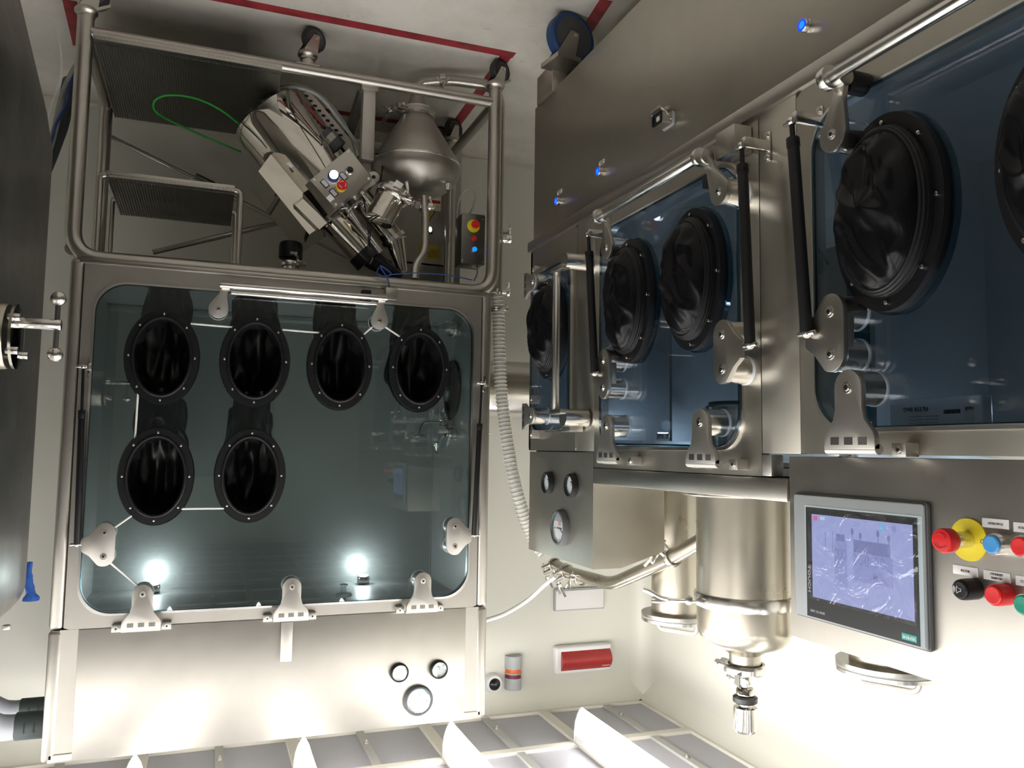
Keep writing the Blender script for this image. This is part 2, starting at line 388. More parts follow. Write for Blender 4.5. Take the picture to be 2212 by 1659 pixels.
# teardrop luminaires hanging under the grid
def drop(x, y, w=.036, h=.155):
    return [(x + sx * w * (1 if t < .35 else cos((t - .35) / .65 * pi / 2) ** .7), y, ZC - .004 - h * t) for sx, t in [(1, 0), (1, .2), (1, .35), (1, .6), (1, .8), (1, .93), (1, .985), (-1, .985), (-1, .93), (-1, .8), (-1, .6), (-1, .35), (-1, .2), (-1, 0)]]
LN = ['nearest the long glovebox and its wall', 'ending over the gap between both gloveboxes', 'third from the long glovebox wall, above the wide glovebox', 'above the wide glovebox end nearest the tall chamber', 'fifth from the long glovebox wall', 'sixth from the long glovebox wall']
LN2 = ['behind the viewer, %s row from the long glovebox wall' % q_ for q_ in ('first', 'second', 'third', 'fourth', 'fifth', 'sixth')]
for k in range(6):
    x = -1.71 + .64 * k
    for j, (ya, yb) in enumerate(((1.15, 3.57), (-.45, .8))):
        t = thing('ceiling_light', 'glowing white teardrop strip light, ' + (LN[k] if j == 0 else LN2[k]), 'ceiling light', (x, (ya + yb) / 2, ZC), 'teardrop strip lights under the ceiling')
        MB().box(x - .037, ya + .01, ZC - .04, x + .037, yb - .01, ZC - .004, .003).build('housing', 'white', t)
        dr = [p for p in drop(x, 0) if p[2] < ZC - .03]
        MB().loft([[(p[0], y, p[2]) for p in dr] for y in (ya + .008, yb - .008)]).build('diffuser', 'tube_light', t)
        for yy in ((ya, ya + .008), (yb - .008, yb)):
            MB().loft([[(p[0], y, p[2]) for p in drop(x, 0, .0375, .158)] for y in yy]).build('end_cap', 'frost', t)
# red tape on the floor
def tape(label, pts, w=.05):
    b = MB()
    for i in range(len(pts) - 1):
        a = Vector((*pts[i], 0)); c = Vector((*pts[i + 1], 0)); d = (c - a).normalized(); n = Vector((-d.y, d.x, 0)) * w / 2
        h = Vector((0, 0, .0012 + .0012 * i)); b.loft([[a + n, a - n, a - n + h, a + n + h], [c + n, c - n, c - n + h, c + n + h]])
    tag(b.build('floor_tape', 'red_tape'), label, 'floor marking', 'red floor marking tapes')
P = lambda x, y: (on_z(x, y, 0).x, on_z(x, y, 0).y)
yt = P(640, 27)[1]
tape('red floor tape in front of the wheeled frame, running under the wide glovebox front', [(.62, yt + .01), (-1.155, yt)])
tape('red floor tape at right angles beside the cone hopper, running back to the wall', [(P(1088, 128)[0], yt + .027), (P(1000, 250)[0], 3.975)])
tape('red floor tape under the hopper, crossing behind the mill', [(-1.15, 4.00), (.3, 4.0)], .045)
tape('red floor tape under the long glovebox beside the big blue castor', [P(1310, 0), (P(1310, 0)[0] - .05, 3.0)], .05)
tape('red floor tape at the far left edge beside the tall vessel', [P(150, 0), P(172, 100)], .05)

# ------------------------------------------------------------------ things on the back wall
def onw(x, y, d=0): return on_y(x, y, YW - d)
# blank grey plate
a = onw(1195, 1272); b = onw(1301, 1313)
t = thing('wall_plate', 'white blank rectangular plate on the wall below the red lamp', 'wall plate', ((a.x + b.x) / 2, YW, a.z))
MB(Matrix.Translation((0, YW, 0))).prism(rrect(b.x, a.z, a.x, b.z, .004), -.022, 0, .003).build('backplate', 'plastic_grey', t)
MB(Matrix.Translation((0, YW, 0))).prism(rrect(b.x + .006, a.z + .008, a.x - .006, b.z - .008, .003), -.028, -.022, .002).build('cover', 'label_white', t)
# red emergency sign lamp
a = onw(1195, 1412); b = onw(1310, 1440); c = ((a.x + b.x) / 2)
z0, z1 = onw(1200, 1402).z, onw(1200, 1452).z
x0, x1 = onw(1312, 1400).x, onw(1192, 1420).x
t = thing('alarm_lamp', 'white boxed lamp with a wide red curved lens high on the wall', 'alarm lamp', (c, YW, z0))
MW = Matrix.Translation((0, YW, 0))
MB(MW).prism(rrect(x0, z0 - .02, x1, z1, .012), -.055, 0, .012, 3).build('housing', 'white', t)
bb = MB(MW); n = 10
bb.loft([[(x, -.055 - .03 * sin(pi * k / n), z0 + .004 + (z1 - z0 - .022) * k / n) for k in range(n + 1)] + [(x, -.05, z1 - .018), (x, -.05, z0 + .004)] for x in (x0 + .012, x1 - .03)])
bb.build('lens', 'red_lamp', t)
text('LAMPADA', MW, x0 + .045, z1 - .035, -.0735, .010, 'label_white', t, sx=1.1)
# beacon with orange and maroon bands
cx = onw(1107, 1440).x; zb = onw(1107, 1414).z; zt = onw(1107, 1486).z; R = .044
t = thing('wall_beacon', 'grey half-round wall sounder with an orange and a maroon band', 'alarm beacon', (cx, YW, zb))
def hcyl(za, zc, r, mat, nm):
    pr = [(cx + r * cos(pi * k / 16), -r * sin(pi * k / 16) * 1.05) for k in range(17)]
    MB(MW).loft([[(p[0], p[1] - .012, z) for p in pr] + [(cx - r, 0, z), (cx + r, 0, z)] for z in (za, zc)]).build(nm, mat, t)
h = zt - zb
hcyl(zb, zb + h * .38, R, 'plastic_grey', 'lower_body'); hcyl(zb + h * .38, zb + h * .50, R * .94, 'orange', 'orange_lens'); hcyl(zb + h * .50, zb + h * .535, R, 'plastic_grey', 'spacer')
hcyl(zb + h * .535, zb + h * .655, R * .94, 'maroon', 'maroon_lens'); hcyl(zb + h * .655, zt, R, 'plastic_grey', 'upper_body')
for sx in (-.7, .7): MB(MW).box(cx + sx * R - .004, -.045, zb + h * .8, cx + sx * R + .004, -.03, zb + h * .93, .001).build('vent', 'grid_strip', t)
# dome camera
p = onw(1062, 1473)
t = thing('security_camera', 'white wall security camera with dark dome beside the beacon', 'security camera', (p.x, YW, p.z))
MB().lathe([(.048, 0), (.048, .03), (.042, .045), (.030, .05)], (p.x, YW, p.z), (0, -1, 0)).build('housing', 'white', t)
MB().ball((p.x, YW - .045, p.z), .032, (1, .75, 1)).build('dome', 'black_gloss', t)
# horizontal duct
p = onw(1110, 842)
t = thing('exhaust_duct', 'thick horizontal brushed steel duct behind the ribbed hose', 'duct', (-1.6, 3.72, 1.2))
zc = on_y(1110, 843, 3.72).z
MB().cyl((-1.02, 3.72, zc), (-2.345, 3.72, zc), .140, seg=48).build('pipe', 'steel_bright', t)
MB().cyl((-2.33, 3.72, zc), (-2.358, 3.72, zc), .165, seg=48, bev=.004).build('wall_flange', 'steel_bright', t)
# ------------------------------------------------------------------ repeated fittings (parts of the two isolators)
def port(par, M, cx, cz, a=.122, b=.166, inward=True, seed=0, drop=.42):
    """oval glove port: ring > glove, screws"""
    r = MB(M)
    o = oval(cx, cz, a, b); i = oval(cx, cz, a * .77, b * .82)
    r.frame(o, i, -.022, .0)
    rg = r.build('glove_port', 'rubber_ring', par)
    for q_, yy, rr in ((.80, -.026, .006), (.78, -.012, .005)):
        pass
    w = MB(M); w.torus_oval(a * .785, b * .83, -.024, .0062, cx, cz, s2=8)
    if not inward:
        w.torus_oval(a * .80, b * .84, -.030, .0048, cx, cz, s2=8); w.torus_oval(a * .79, b * .83, -.037, .0048, cx, cz, s2=8); w.torus_oval(a * .76, b * .805, -.042, .0045, cx, cz, s2=8)
    w.build('cuff_ring', 'rubber_ring', rg)
    e = MB(M); e.frame(oval(cx, cz, a * 1.035, b * 1.03), oval(cx, cz, a * .9, b * .92), 0, .012); e.build('back_ring', 'black' if inward else 'glass_edge', rg)
    n = 8; tmpl = None
    for k in range(n):
        t = pi / 2 + 2 * pi * k / n
        px, pz = cx + a * .89 * cos(t), cz + b * .915 * sin(t)
        c = M @ Vector((px, -.024, pz))
        if tmpl is None:
            sb = MB(M); sb.cyl((px, -.022, pz), (px, -.027, pz), .0042, seg=12, bev=.001)
            tmpl = sb.build('screw', 'steel_bright', rg, origin=c)
        else:
            d = tmpl.copy(); COL.objects.link(d); d.parent = rg; d.location = c - WL[rg.name]
    rnd = random.Random(seed); g = MB(M)
    ph = [rnd.uniform(0, 6.28) for _ in range(6)]
    if inward:
        nu, nv = 84, 30; rings = []
        for j in range(nv):
            s_ = j / (nv - 1)
            cy = .0 + .17 * sin(min(1, s_ * 2.2) * pi / 2); dz = -drop * max(0, s_ - .22) ** 1.25; cy -= .012
            aa = a * .77 * (1 - .25 * s_); bb = b * .82 * (1 - .42 * s_)
            tilt = min(1, s_ * 1.5)
            rg_ = []
            for i_ in range(nu):
                th = 2 * pi * i_ / nu
                wr = (.010 * sin(5 * th + ph[0] + 3 * s_) + .014 * abs(sin(4.5 * th + ph[1] - 5 * s_)) + .006 * sin(9 * th + ph[2] + 9 * s_)) * min(1, s_ * 5) + .030 * math.exp(-((th - 4.7 - .3 * sin(ph[3])) / .55) ** 2) * sin(min(1, s_ * 4) * pi)
                nz = .028 * min(1, s_ * 4) * noise.noise(Vector((cos(th) * 1.6 + seed, sin(th) * 1.6, s_ * 3.2)))
                k_ = 1 + (wr + nz) / a
                x_ = aa * cos(th) * k_; z_ = bb * sin(th) * k_
                rg_.append((cx + x_, cy + z_ * .75 * tilt + .0, cz + dz + z_ * (1 - .25 * tilt)))
            rings.append(rg_)
        g.loft(rings, cap=False); g._add([v for v in rings[-1]], [tuple(range(nu))])
    else:
        nu, nv = 96, 26; rings = []
        for j in range(nv):
            q_ = 1 - j / (nv - 1)      # 1 at rim, 0 at centre
            rg_ = []
            for i_ in range(nu):
                th = 2 * pi * i_ / nu
                x_ = a * .76 * q_ * cos(th); z_ = b * .81 * q_ * sin(th)
                hh = .026 * (1 - q_ ** 5) ** .7 + .010 * (1 - q_ * q_)
                d_ = x_ * .8 + z_ * .45
                rid = 1 - abs(2 * ((noise.noise(Vector((x_ * 9 + seed * 3.1, z_ * 6, seed))) + .5) % 1) - 1)
                rid2 = 1 - abs(noise.noise(Vector((d_ * 22 + seed, (x_ - z_) * 7, seed * 2.0)))) * 3.2
                fade = (1 - q_ ** 8)
                hh += (.006 * (rid - .5) + .013 * max(0, rid2) - .004 + .010 * max(0, -z_ / b) * sin(7 * th + ph[0]) + .012 * noise.noise(Vector((x_ * 7 + seed, z_ * 5, 3.3 * seed)))) * fade
                rg_.append((cx + x_, -.040 - hh, cz + z_))
            rings.append(rg_)
        g.loft(rings, cap=False); g._add([v for v in rings[-1]], [tuple(range(nu))])
    go = g.build('glove', 'rubber_in' if inward else 'rubber', rg, ang=75)
    if False:
        s2 = MB(M); rr = []
        for j in range(14):
            s_ = j / 13
            rr.append([(cx + a * .75 * (1 - .2 * s_) * cos(2 * pi * i_ / 40) * (1 + .08 * sin(3 * 2 * pi * i_ / 40 + seed)), .012 + .12 * sin(min(1, s_ * 2) * pi / 2) + .05 * sin(2 * pi * i_ / 40) * s_, cz - .30 * s_ ** 1.3 + b * .78 * (1 - .5 * s_) * sin(2 * pi * i_ / 40)) for i_ in range(40)])
        s2.loft(rr, cap=False); s2.build('sleeve', 'rubber', rg, ang=75)
    return rg
def bolt(par, M, x, z, y, r=.011):
    o = MB(M)
    o.lathe([(r * .55, -.002), (r * .62, .0), (r * .95, .0), (r, .001), (r, .004)], (x, y - .002, z), (0, 1, 0), seg=20)
    q_ = o.build('bolt', 'steel_bright', par)
    o2 = MB(M); o2.cyl((x, y + .0006, z), (x, y - .0047, z), r * .40, seg=6); o2.build('bolt_socket', 'black', par)
    return q_
def xf(pts, cx, cz, rot=0, s=1):   # place a 2-D outline, rot about the wall normal
    c_, s_ = cos(rot), sin(rot); return [(cx + s * (p[0] * c_ - p[1] * s_), cz + s * (p[0] * s_ + p[1] * c_)) for p in pts]
def spacer(M, x, z, d, r, par):
    MB(M).cyl((x, -.006, z), (x, -d - .0005, z), r, seg=32).build('spacer', 'steel_bright', par)
    MB(M).cyl((x, -.000, z), (x, -.006, z), r * 1.04, seg=32).build('gasket', 'frost', par)
def arc(cx, cz, r, a0, a1, n=10): return [(cx + r * cos(radians(a0 + (a1 - a0) * k / n)), cz + r * sin(radians(a0 + (a1 - a0) * k / n))) for k in range(n + 1)]
def hinge(par, M, bx, bz, zh, d=.05, rot=0, r=.033, wtop=.062, side=1):
    """hinge bracket: round end at the bolt, widening upwards to the knuckle; (bx,bz) bolt, zh = height of knuckle above the bolt"""
    h = zh
    pl = arc(0, 0, r, 180, 360) + [(r, h * .35), (r * 1.15, h * .52), (wtop * .93, h * .72), (wtop, h * .82), (wtop, h), (-wtop, h), (-wtop, h * .82), (-wtop * .93, h * .72), (-r * 1.15, h * .52), (-r, h * .35)]
    o = MB(M).prism(xf(pl, bx, bz, rot), -d - .012, -d, .0012).build('hinge_bracket', 'steel_light', par)
    spacer(M, bx, bz, d, r * .98, o); bolt(o, M, bx, bz, -d - .012)
    k = MB(M)
    c_, s_ = cos(rot), sin(rot); T = lambda u, v: (bx + u * c_ - v * s_, bz + u * s_ + v * c_)
    a1 = T(-wtop, h); a2 = T(wtop, h)
    k.cyl((a1[0], -d - .002, a1[1]), (a2[0], -d - .002, a2[1]), .0095, seg=20); k.build('knuckle', 'steel_light', o)
    k = MB(M)
    for f in (-.55, 0, .55):
        q_ = [T(f * wtop - .010, h - .022), T(f * wtop + .010, h - .022), T(f * wtop + .010, h - .008), T(f * wtop - .010, h - .008)]
        k.prism(q_, -d - .0128, -d - .0118)
    k.build('slot', 'steel_dark', o)
    # arms from knuckle to the wall and fixing feet
    for sg in (-1, 1):
        k = MB(M)
        q_ = [T(sg * (wtop + .001), h - .012), T(sg * (wtop + .032), h - .012), T(sg * (wtop + .032), h + .012), T(sg * (wtop + .001), h + .012)]
        k.prism(q_, -d * .55, .0, .001)
        k.build('foot', 'steel_light', o)
    for sg in (-1, 1):
        q_ = T(sg * (wtop + .018), h); bolt(o, M, q_[0], q_[1], -d * .55, .0085)
    k = MB(M); q1 = T(-wtop * .9, h); k.box(q1[0] - .0, -d * .8, q1[1] - .006, q1[0] + .001, -.0, q1[1] + .006, 0); k.bm.free()
    return o
def sidebr(par, M, b1, b2, dirx, d=.05, r=.034, mat='steel_light'):
    """two-bolt side bracket; tongue points to dirx"""
    cx = (b1[0] + b2[0]) / 2; cz = (b1[1] + b2[1]) / 2; hh = abs(b1[1] - b2[1]) / 2
    pl = arc(0, hh, r, 0, 120, 8) + [(-r - .010, hh * .95), (-r - .030, hh * .62), (-r - .034, hh * .5), (-r - .034, -hh * .5), (-r - .030, -hh * .62), (-r - .010, -hh * .95)] + arc(0, -hh, r, 240, 360, 8)
    pl = [(-p[0] * dirx, p[1]) for p in pl]
    if dirx > 0: pl = pl
    o = MB(M).prism([(cx + p[0], cz + p[1]) for p in pl], -d - .012, -d, .0012).build('side_bracket', mat, par)
    for s_ in (-1, 1):
        spacer(M, cx, cz + s_ * hh, d, r * .95, o); bolt(o, M, cx, cz + s_ * hh, -d - .012)
    if d > .03: MB(M).box(cx - r * .9, -d, cz - hh, cx + r * .9, -d + .018, cz + hh, .002).build('web', mat, o)
    return o
def strut(par, M, a, b, f=.42, d0=.03, d1=.05, r=.0105):
    """gas strut: a = rod end (lower), b = body end; local (x,z)"""
    A = Vector((a[0], -d0, a[1])); B = Vector((b[0], -d1, b[1])); C = A + (B - A) * f
    o = MB(M).cyl(C, B, r, bev=.002).build('gas_strut', 'black', par)
    MB(M).cyl(C, C + (B - A) * .045, r * 1.12, bev=.001).build('strut_collar', 'black', o)
    MB(M).cyl(A, C, r * .45).build('strut_rod', 'black', o)
    for q_, dd in ((A, d0), (B, d1)):
        s_ = MB(M); s_.ball(q_, r * .8); s_.cyl((q_.x - .022, q_.y, q_.z), (q_.x + .022, q_.y, q_.z), .005, seg=12, bev=.001)
        s_.build('strut_joint', 'steel_bright', o)
    s_ = MB(M); s_.box(A.x - .026, -d0 - .01, A.z - .012, A.x - .012, 0, A.z + .012, .002); s_.box(A.x - .026, -.004, A.z - .034, A.x - .010, 0, A.z + .034, .002)
    for k in (-1, 1): s_.cyl((A.x - .018, 0, A.z + k * .026), (A.x - .018, -.009, A.z + k * .026), .006, seg=12)
    s_.build('strut_mount', 'steel_bright', o)
    return o
def latch(par, M, bx, bz, ax, az, d=.05, r=.034, mat='steel_light'):
    """teardrop plate on a bolt with a neck reaching to the bar at (ax,az)"""
    v = Vector((ax - bx, az - bz)); h = v.length; rot = math.atan2(v.y, v.x) - pi / 2
    pl = arc(0, 0, r, 165, 375, 14) + [(r * .42, h * .62), (r * .36, h), (-r * .36, h), (-r * .42, h * .62)]
    o = MB(M).prism(xf(pl, bx, bz, rot), -d - .012, -d, .0012).build('latch_bracket', mat, par)
    spacer(M, bx, bz, d, r * .95, o); bolt(o, M, bx, bz, -d - .012, .010)
    MB(M).cyl((ax - .014, -d - .010, az), (ax + .014, -d - .010, az), .019, seg=28, bev=.002).build('bar_boss', mat, o)
    return o
def gauge(par, M, x, z, R, big=False, rot=0):
    o = MB(M)
    o.lathe([(R, 0), (R, .012), (R * .93, .020), (R * .84, .021), (R * .82, .012), (R * .82, .008)], (x, 0, z), (0, -1, 0), seg=48, cap=False)
    g = o.build('gauge', 'hmi_side' if big else 'black', par)
    MB(M).lathe([(.001, 0), (R * .83, 0), (R * .83, .002)], (x, -.007, z), (0, -1, 0), seg=40).build('dial', 'gauge_face', g)
    t = MB(M); n = 11
    for k in range(n):
        a = radians(220 - 260 * k / (n - 1)) if not big else radians(150 - 120 * k / (n - 1))
        for q_ in ((.62 if k % 5 == 0 else .68), ):
            p0 = (x + R * q_ * cos(a), -.0095, z + R * q_ * sin(a)); p1 = (x + R * .76 * cos(a), -.0095, z + R * .76 * sin(a))
            t.tube([p0, p1], R * .012, seg=5)
    a = radians(150 if big else 230); t.tube([(x, -.0105, z), (x + R * .6 * cos(a), -.0105, z + R * .6 * sin(a))], R * .02, seg=6)
    t.build('scale', 'ink', g)
    if big:
        MB(M).box(x - R * .13, -.0108, z - R * .42, x + R * .13, -.0092, z - R * .12, .0).build('red_mark', 'pink', g)
        q_ = MB(M); q_.prism([p for p in arc(x, z, R * .80, 205, 335, 16)], -.0098, -.009); q_.build('lower_mask', 'hmi_light', g)
        text('MAGNEHELIC', M, x, z + R * .02, -.0105, R * .12, 'ink', g)
        for sx in (-1, 1): MB(M).cyl((x + sx * R * .6, -.009, z + R * .05), (x + sx * R * .6, -.011, z + R * .05), R * .04, seg=8).build('dial_screw', 'ink', g)
    else:
        text('kPa', M, x, z - R * .3, -.0095, R * .22, 'ink', g)
    MB(M).lathe([(.001, 0), (R * .84, 0), (R * .84, .002), (.001, .004)], (x, -.016, z), (0, -1, 0), seg=40).build('lens', 'glass_clear', g)
    return g
def clamp(par, c, t, R, side=(0, 0, 1), k=1.0, name='clamp'):
    """tri-clamp: band, hinge blocks, threaded bolt and wing nut"""
    c = Vector(c); t = Vector(t).normalized(); s_ = Vector(side); s_ = (s_ - t * s_.dot(t)).normalized(); w = t.cross(s_)
    o = MB(); o.lathe([(R, -.008 * k), (R * 1.16, -.009 * k), (R * 1.22, -.005 * k), (R * 1.22, .005 * k), (R * 1.16, .009 * k), (R, .008 * k)], c, t, seg=36, cap=False)
    b = o.build(name, 'steel_bright', par)
    h = MB(); p = c + s_ * (R * 1.22)
    for sg in (-1, 1):
        q_ = p + w * sg * .009 * k
        h.cyl(q_ - s_ * .004 * k, q_ + s_ * .022 * k, .0065 * k, seg=10)
    h.cyl(p + s_ * .014 * k - w * .022 * k, p + s_ * .014 * k + w * .045 * k, .0032 * k, seg=10)
    h.build('hinge_bolt', 'steel_bright', b)
    h = MB(); q_ = p + s_ * .014 * k + w * .030 * k
    for sg in (-1, 1): h.tube([q_, q_ + w * .012 * k + t * sg * .012 * k, q_ + w * .030 * k + t * sg * .020 * k], .004 * k, seg=8)
    h.cyl(q_ - w * .006 * k, q_ + w * .01 * k, .0075 * k, seg=12); h.build('wing_nut', 'steel_bright', b)
    return b
def caster(par, x, y, z0, R, wid, yaw, stemr, top, wheelmat='tyre', hub='wheel_grey', brake=True):
    """swivel castor; wheel centre at (x,y,R) ; fork up to z0 ; stem at 'top' (x,y)"""
    ax = Vector((cos(yaw), sin(yaw), 0)); fw = Vector((-sin(yaw), cos(yaw), 0))
    c = Vector((x, y, R))
    f = MB(); tx, ty = top
    for sg in (-1, 1):
        e = ax * (wid / 2 + .004) * sg
        pl = [c + e - fw * .014 - Vector((0, 0, .014)), c + e + fw * .014 - Vector((0, 0, .012)), Vector((tx, ty, 0)) + e + fw * .03 + Vector((0, 0, z0)), Vector((tx, ty, 0)) + e - fw * .03 + Vector((0, 0, z0))]
        f.loft([[p_ for p_ in pl], [p_ + ax * .003 * sg for p_ in pl]])
    T = Vector((tx, ty, 0))
    pl = [T + ax * sx * (wid / 2 + .007) + fw * sy * .03 for sx, sy in ((-1, -1), (1, -1), (1, 1), (-1, 1))]
    f.loft([[p_ + Vector((0, 0, z0 - .002)) for p_ in pl], [p_ + Vector((0, 0, z0 + .006)) for p_ in pl]])
    f.lathe([(stemr * 1.35, 0), (stemr * 1.5, .006), (stemr * 1.5, .014), (stemr * 1.15, .022), (stemr * 1.15, .03)], (tx, ty, z0 + .004))
    if brake:
        q_ = T - fw * .03 + Vector((0, 0, z0 - .01)); f.loft([[q_ + ax * sx * .016 + Vector((0, 0, dz)) for sx, dz in ((-1, 0), (1, 0), (1, .012), (-1, .012))], [q_ - fw * .045 + ax * sx * .02 + Vector((0, 0, dz - .03)) for sx, dz in ((-1, 0), (1, 0), (1, .012), (-1, .012))]])
    fo = f.build('castor', 'steel_brush', par)
    a = c - ax * wid / 2; b = c + ax * wid / 2
    L_ = wid
    MB().lathe([(R * .72, 0), (R * .93, .0), (R, L_ * .22), (R, L_ * .78), (R * .93, L_), (R * .72, L_)], a, ax, seg=48, cap=False).build('wheel', wheelmat, fo)
    MB().lathe([(.004, -.002), (R * .2, -.002), (R * .24, .002), (R * .62, .005), (R * .74, .0), (R * .74, L_), (R * .62, L_ - .005), (R * .24, L_ - .002), (R * .2, L_ + .002), (.004, L_ + .002)], a, ax, seg=48).build('wheel_hub', hub, fo)
    MB().cyl(a - ax * .012, b + ax * .012, R * .09, seg=10).build('axle', 'steel_bright', fo)
    return fo
def pushbtn(par, M, x, z, R, h, mat, collar='steel_bright', cr=None, name='push_button', dome=0):
    o = MB(M).lathe([(R * 1.12, 0), (R * 1.12, h * .8), (R * 1.05, h)], (x, 0, z), (0, -1, 0), seg=32).build(name, collar, par)
    MB(M).lathe([(R * .95, 0), (R * .95, .003), (R * .8, .0045 + dome), (.001, .004 + dome * 1.4)], (x, -h + .0005, z), (0, -1, 0), seg=32).build('button_cap', mat, o)
    return o
def estop(par, M, x, z, R=.02, L=.045, disc=.033):
    o = MB(M).lathe([(disc, 0), (disc, .003), (R * .7, .0035)], (x, 0, z), (0, -1, 0), seg=40).build('emergency_stop', 'yellow', par)
    MB(M).lathe([(R * .68, 0), (R * .68, L * .55), (R * .5, L * .56)], (x, -.003, z), (0, -1, 0), seg=28).build('stem', 'steel_bright', o)
    MB(M).lathe([(R * .7, 0), (R * .98, L * .12), (R, L * .36), (R * .92, L * .43), (R * .2, L * .45), (.001, L * .45)], (x, -L * .55, z), (0, -1, 0), seg=36).build('mushroom_head', 'red', o)
    k = MB(M)
    for a0 in (20, 200): k.tube([(x + R * .6 * cos(radians(a0 + 12 * j)), -L * 1.0 - .0015, z + R * .6 * sin(radians(a0 + 12 * j))) for j in range(11)], R * .035, seg=6)
    k.build('arrow_mark', 'red_lamp', o)
    return o
# ------------------------------------------------------------------ wide isolator A (faces the camera)
xl, _ = la(130, 900); XL = la(95, 1500)[0]; XRA = la(1056, 1100)[0]
ZB = 1.0; ZS = (la(134, 1363)[1] + la(1035, 1310)[1]) / 2; ZT = (la(89, 1649)[1] + la(1048.5, 1554)[1]) / 2; ZB = (la(158, 553)[1] + la(1034, 634)[1]) / 2
AX0, AX1 = XRA, XL
DA = .76
A = thing('glovebox_isolator', 'wide brushed steel glovebox with six black oval ports behind one large dark window', 'glovebox', ((AX0 + AX1) / 2, YA + .3, ZB))
b = MB(FA)
sw = .045
for z0, z1 in ((ZB, ZS - .0012), (ZS + .0012, ZT)):
    b.box(AX0, -.0, z0, AX0 + sw, DA, z1, .014, 3); b.box(AX1 - sw, -.0, z0, AX1, DA, z1, .014, 3)
b.box(AX0 + .02, .0, ZT - .03, AX1 - .02, DA, ZT, .004); b.box(AX0 + .02, .03, ZB, AX1 - .02, DA, ZB + .03, .006); b.box(AX0 + .02, DA - .03, ZB, AX1 - .02, DA, ZT, 0)
b.build('casing', 'steel_panel', A)
w0, w1 = la(1018, 900)[0], la(190, 900)[0]; wz0, wz1 = (la(253, 612)[1] + la(964, 664)[1]) / 2, (la(237, 1329)[1] + la(961, 1290)[1]) / 2
n = 12
def outer_for(inner, x0, z0, x1, z1):      # project the inner outline onto an outer rectangle
    cx, cz = (x0 + x1) / 2, (z0 + z1) / 2; out = []
    ix0, ix1 = min(p[0] for p in inner), max(p[0] for p in inner); iz0, iz1 = min(p[1] for p in inner), max(p[1] for p in inner)
    for i, p in enumerate(inner):
        u = (p[0] - (ix0 + ix1) / 2) / ((ix1 - ix0) / 2); v = (p[1] - (iz0 + iz1) / 2) / ((iz1 - iz0) / 2); m_ = max(abs(u), abs(v)); u /= m_; v /= m_
        out.append((cx + u * (x1 - x0) / 2, cz + v * (z1 - z0) / 2))
    return out
inn = rrect(w0, wz0, w1, wz1, .105, n)
from mathutils.geometry import tessellate_polygon
def pane(M, outline, holes, y0, y1):
    loops = [outline] + holes; flat = [p for l in loops for p in l]
    tr = tessellate_polygon([[Vector((p[0], p[1], 0)) for p in l] for l in loops]); N_ = len(flat)
    o = MB(M); f = [tuple(t) for t in tr] + [tuple(i + N_ for i in t) for t in tr]; b0 = 0
    for l in loops:
        k_ = len(l); f += [(b0 + i, b0 + (i + 1) % k_, N_ + b0 + (i + 1) % k_, N_ + b0 + i) for i in range(k_)]; b0 += k_
    _, fs = o._add([(p[0], y0, p[1]) for p in flat] + [(p[0], y1, p[1]) for p in flat], f); bmesh.ops.recalc_face_normals(o.bm, faces=fs)
    return o
def window(par, M, inn, x0, z0, x1, z1, mat, gl, t=.02, holes=(), name='window_frame', bead='steel_bright'):
    f = MB(M).frame(outer_for(inn, x0, z0, x1, z1), inn, 0, t).build(name, mat, par)
    cx = sum(p[0] for p in inn) / len(inn); cz = sum(p[1] for p in inn) / len(inn)
    def off(k): return [(p[0] + (k if p[0] > cx else -k) * 1, p[1] + (k if p[1] > cz else -k)) for p in inn]
    MB(M).frame(off(.003), off(-.005), -.0055, t + .004).build('bead', bead, f)
    pane(M, off(-.005), [oval(h_[0], h_[1], h_[2], h_[3], 48) for h_ in holes], -.010, -.002).build('pane', gl, f)
    MB(M).frame(off(-.0052), off(-.0075), -.0102, -.0018).build('pane_edge', 'glass_edge', f)
    return f
PA_ = [la(*q_, .02) for q_ in ((350, 771), (552, 779), (736, 789), (907, 796), (337, 1029), (541, 1027))]
window(A, FA, inn, AX0 + sw + .001, ZB + .004, AX1 - sw - .001, ZS - .0012, 'steel_panel', 'glass_a', holes=[(q_[0], q_[1], .122 * .86, .168 * .9) for q_ in PA_])
b = MB(FA); xs0, xs1 = la(1005, 1430)[0], la(161, 1500)[0]
b.box(AX0 + sw - .01, .003, ZS, AX1 - sw + .01, .02, ZT - .005, 0); b.box(xs0 + .0015, -.001, ZS + .0012, xs1 - .0015, .01, ZT - .004, .0008)
b.build('top_panel', 'steel_panel', A)
b = MB(FA); b.box(AX0 + .03, -.012, ZB - .002, AX1 - .03, .01, ZB + .018, .005); b.build('bottom_lip', 'steel_brush', A)
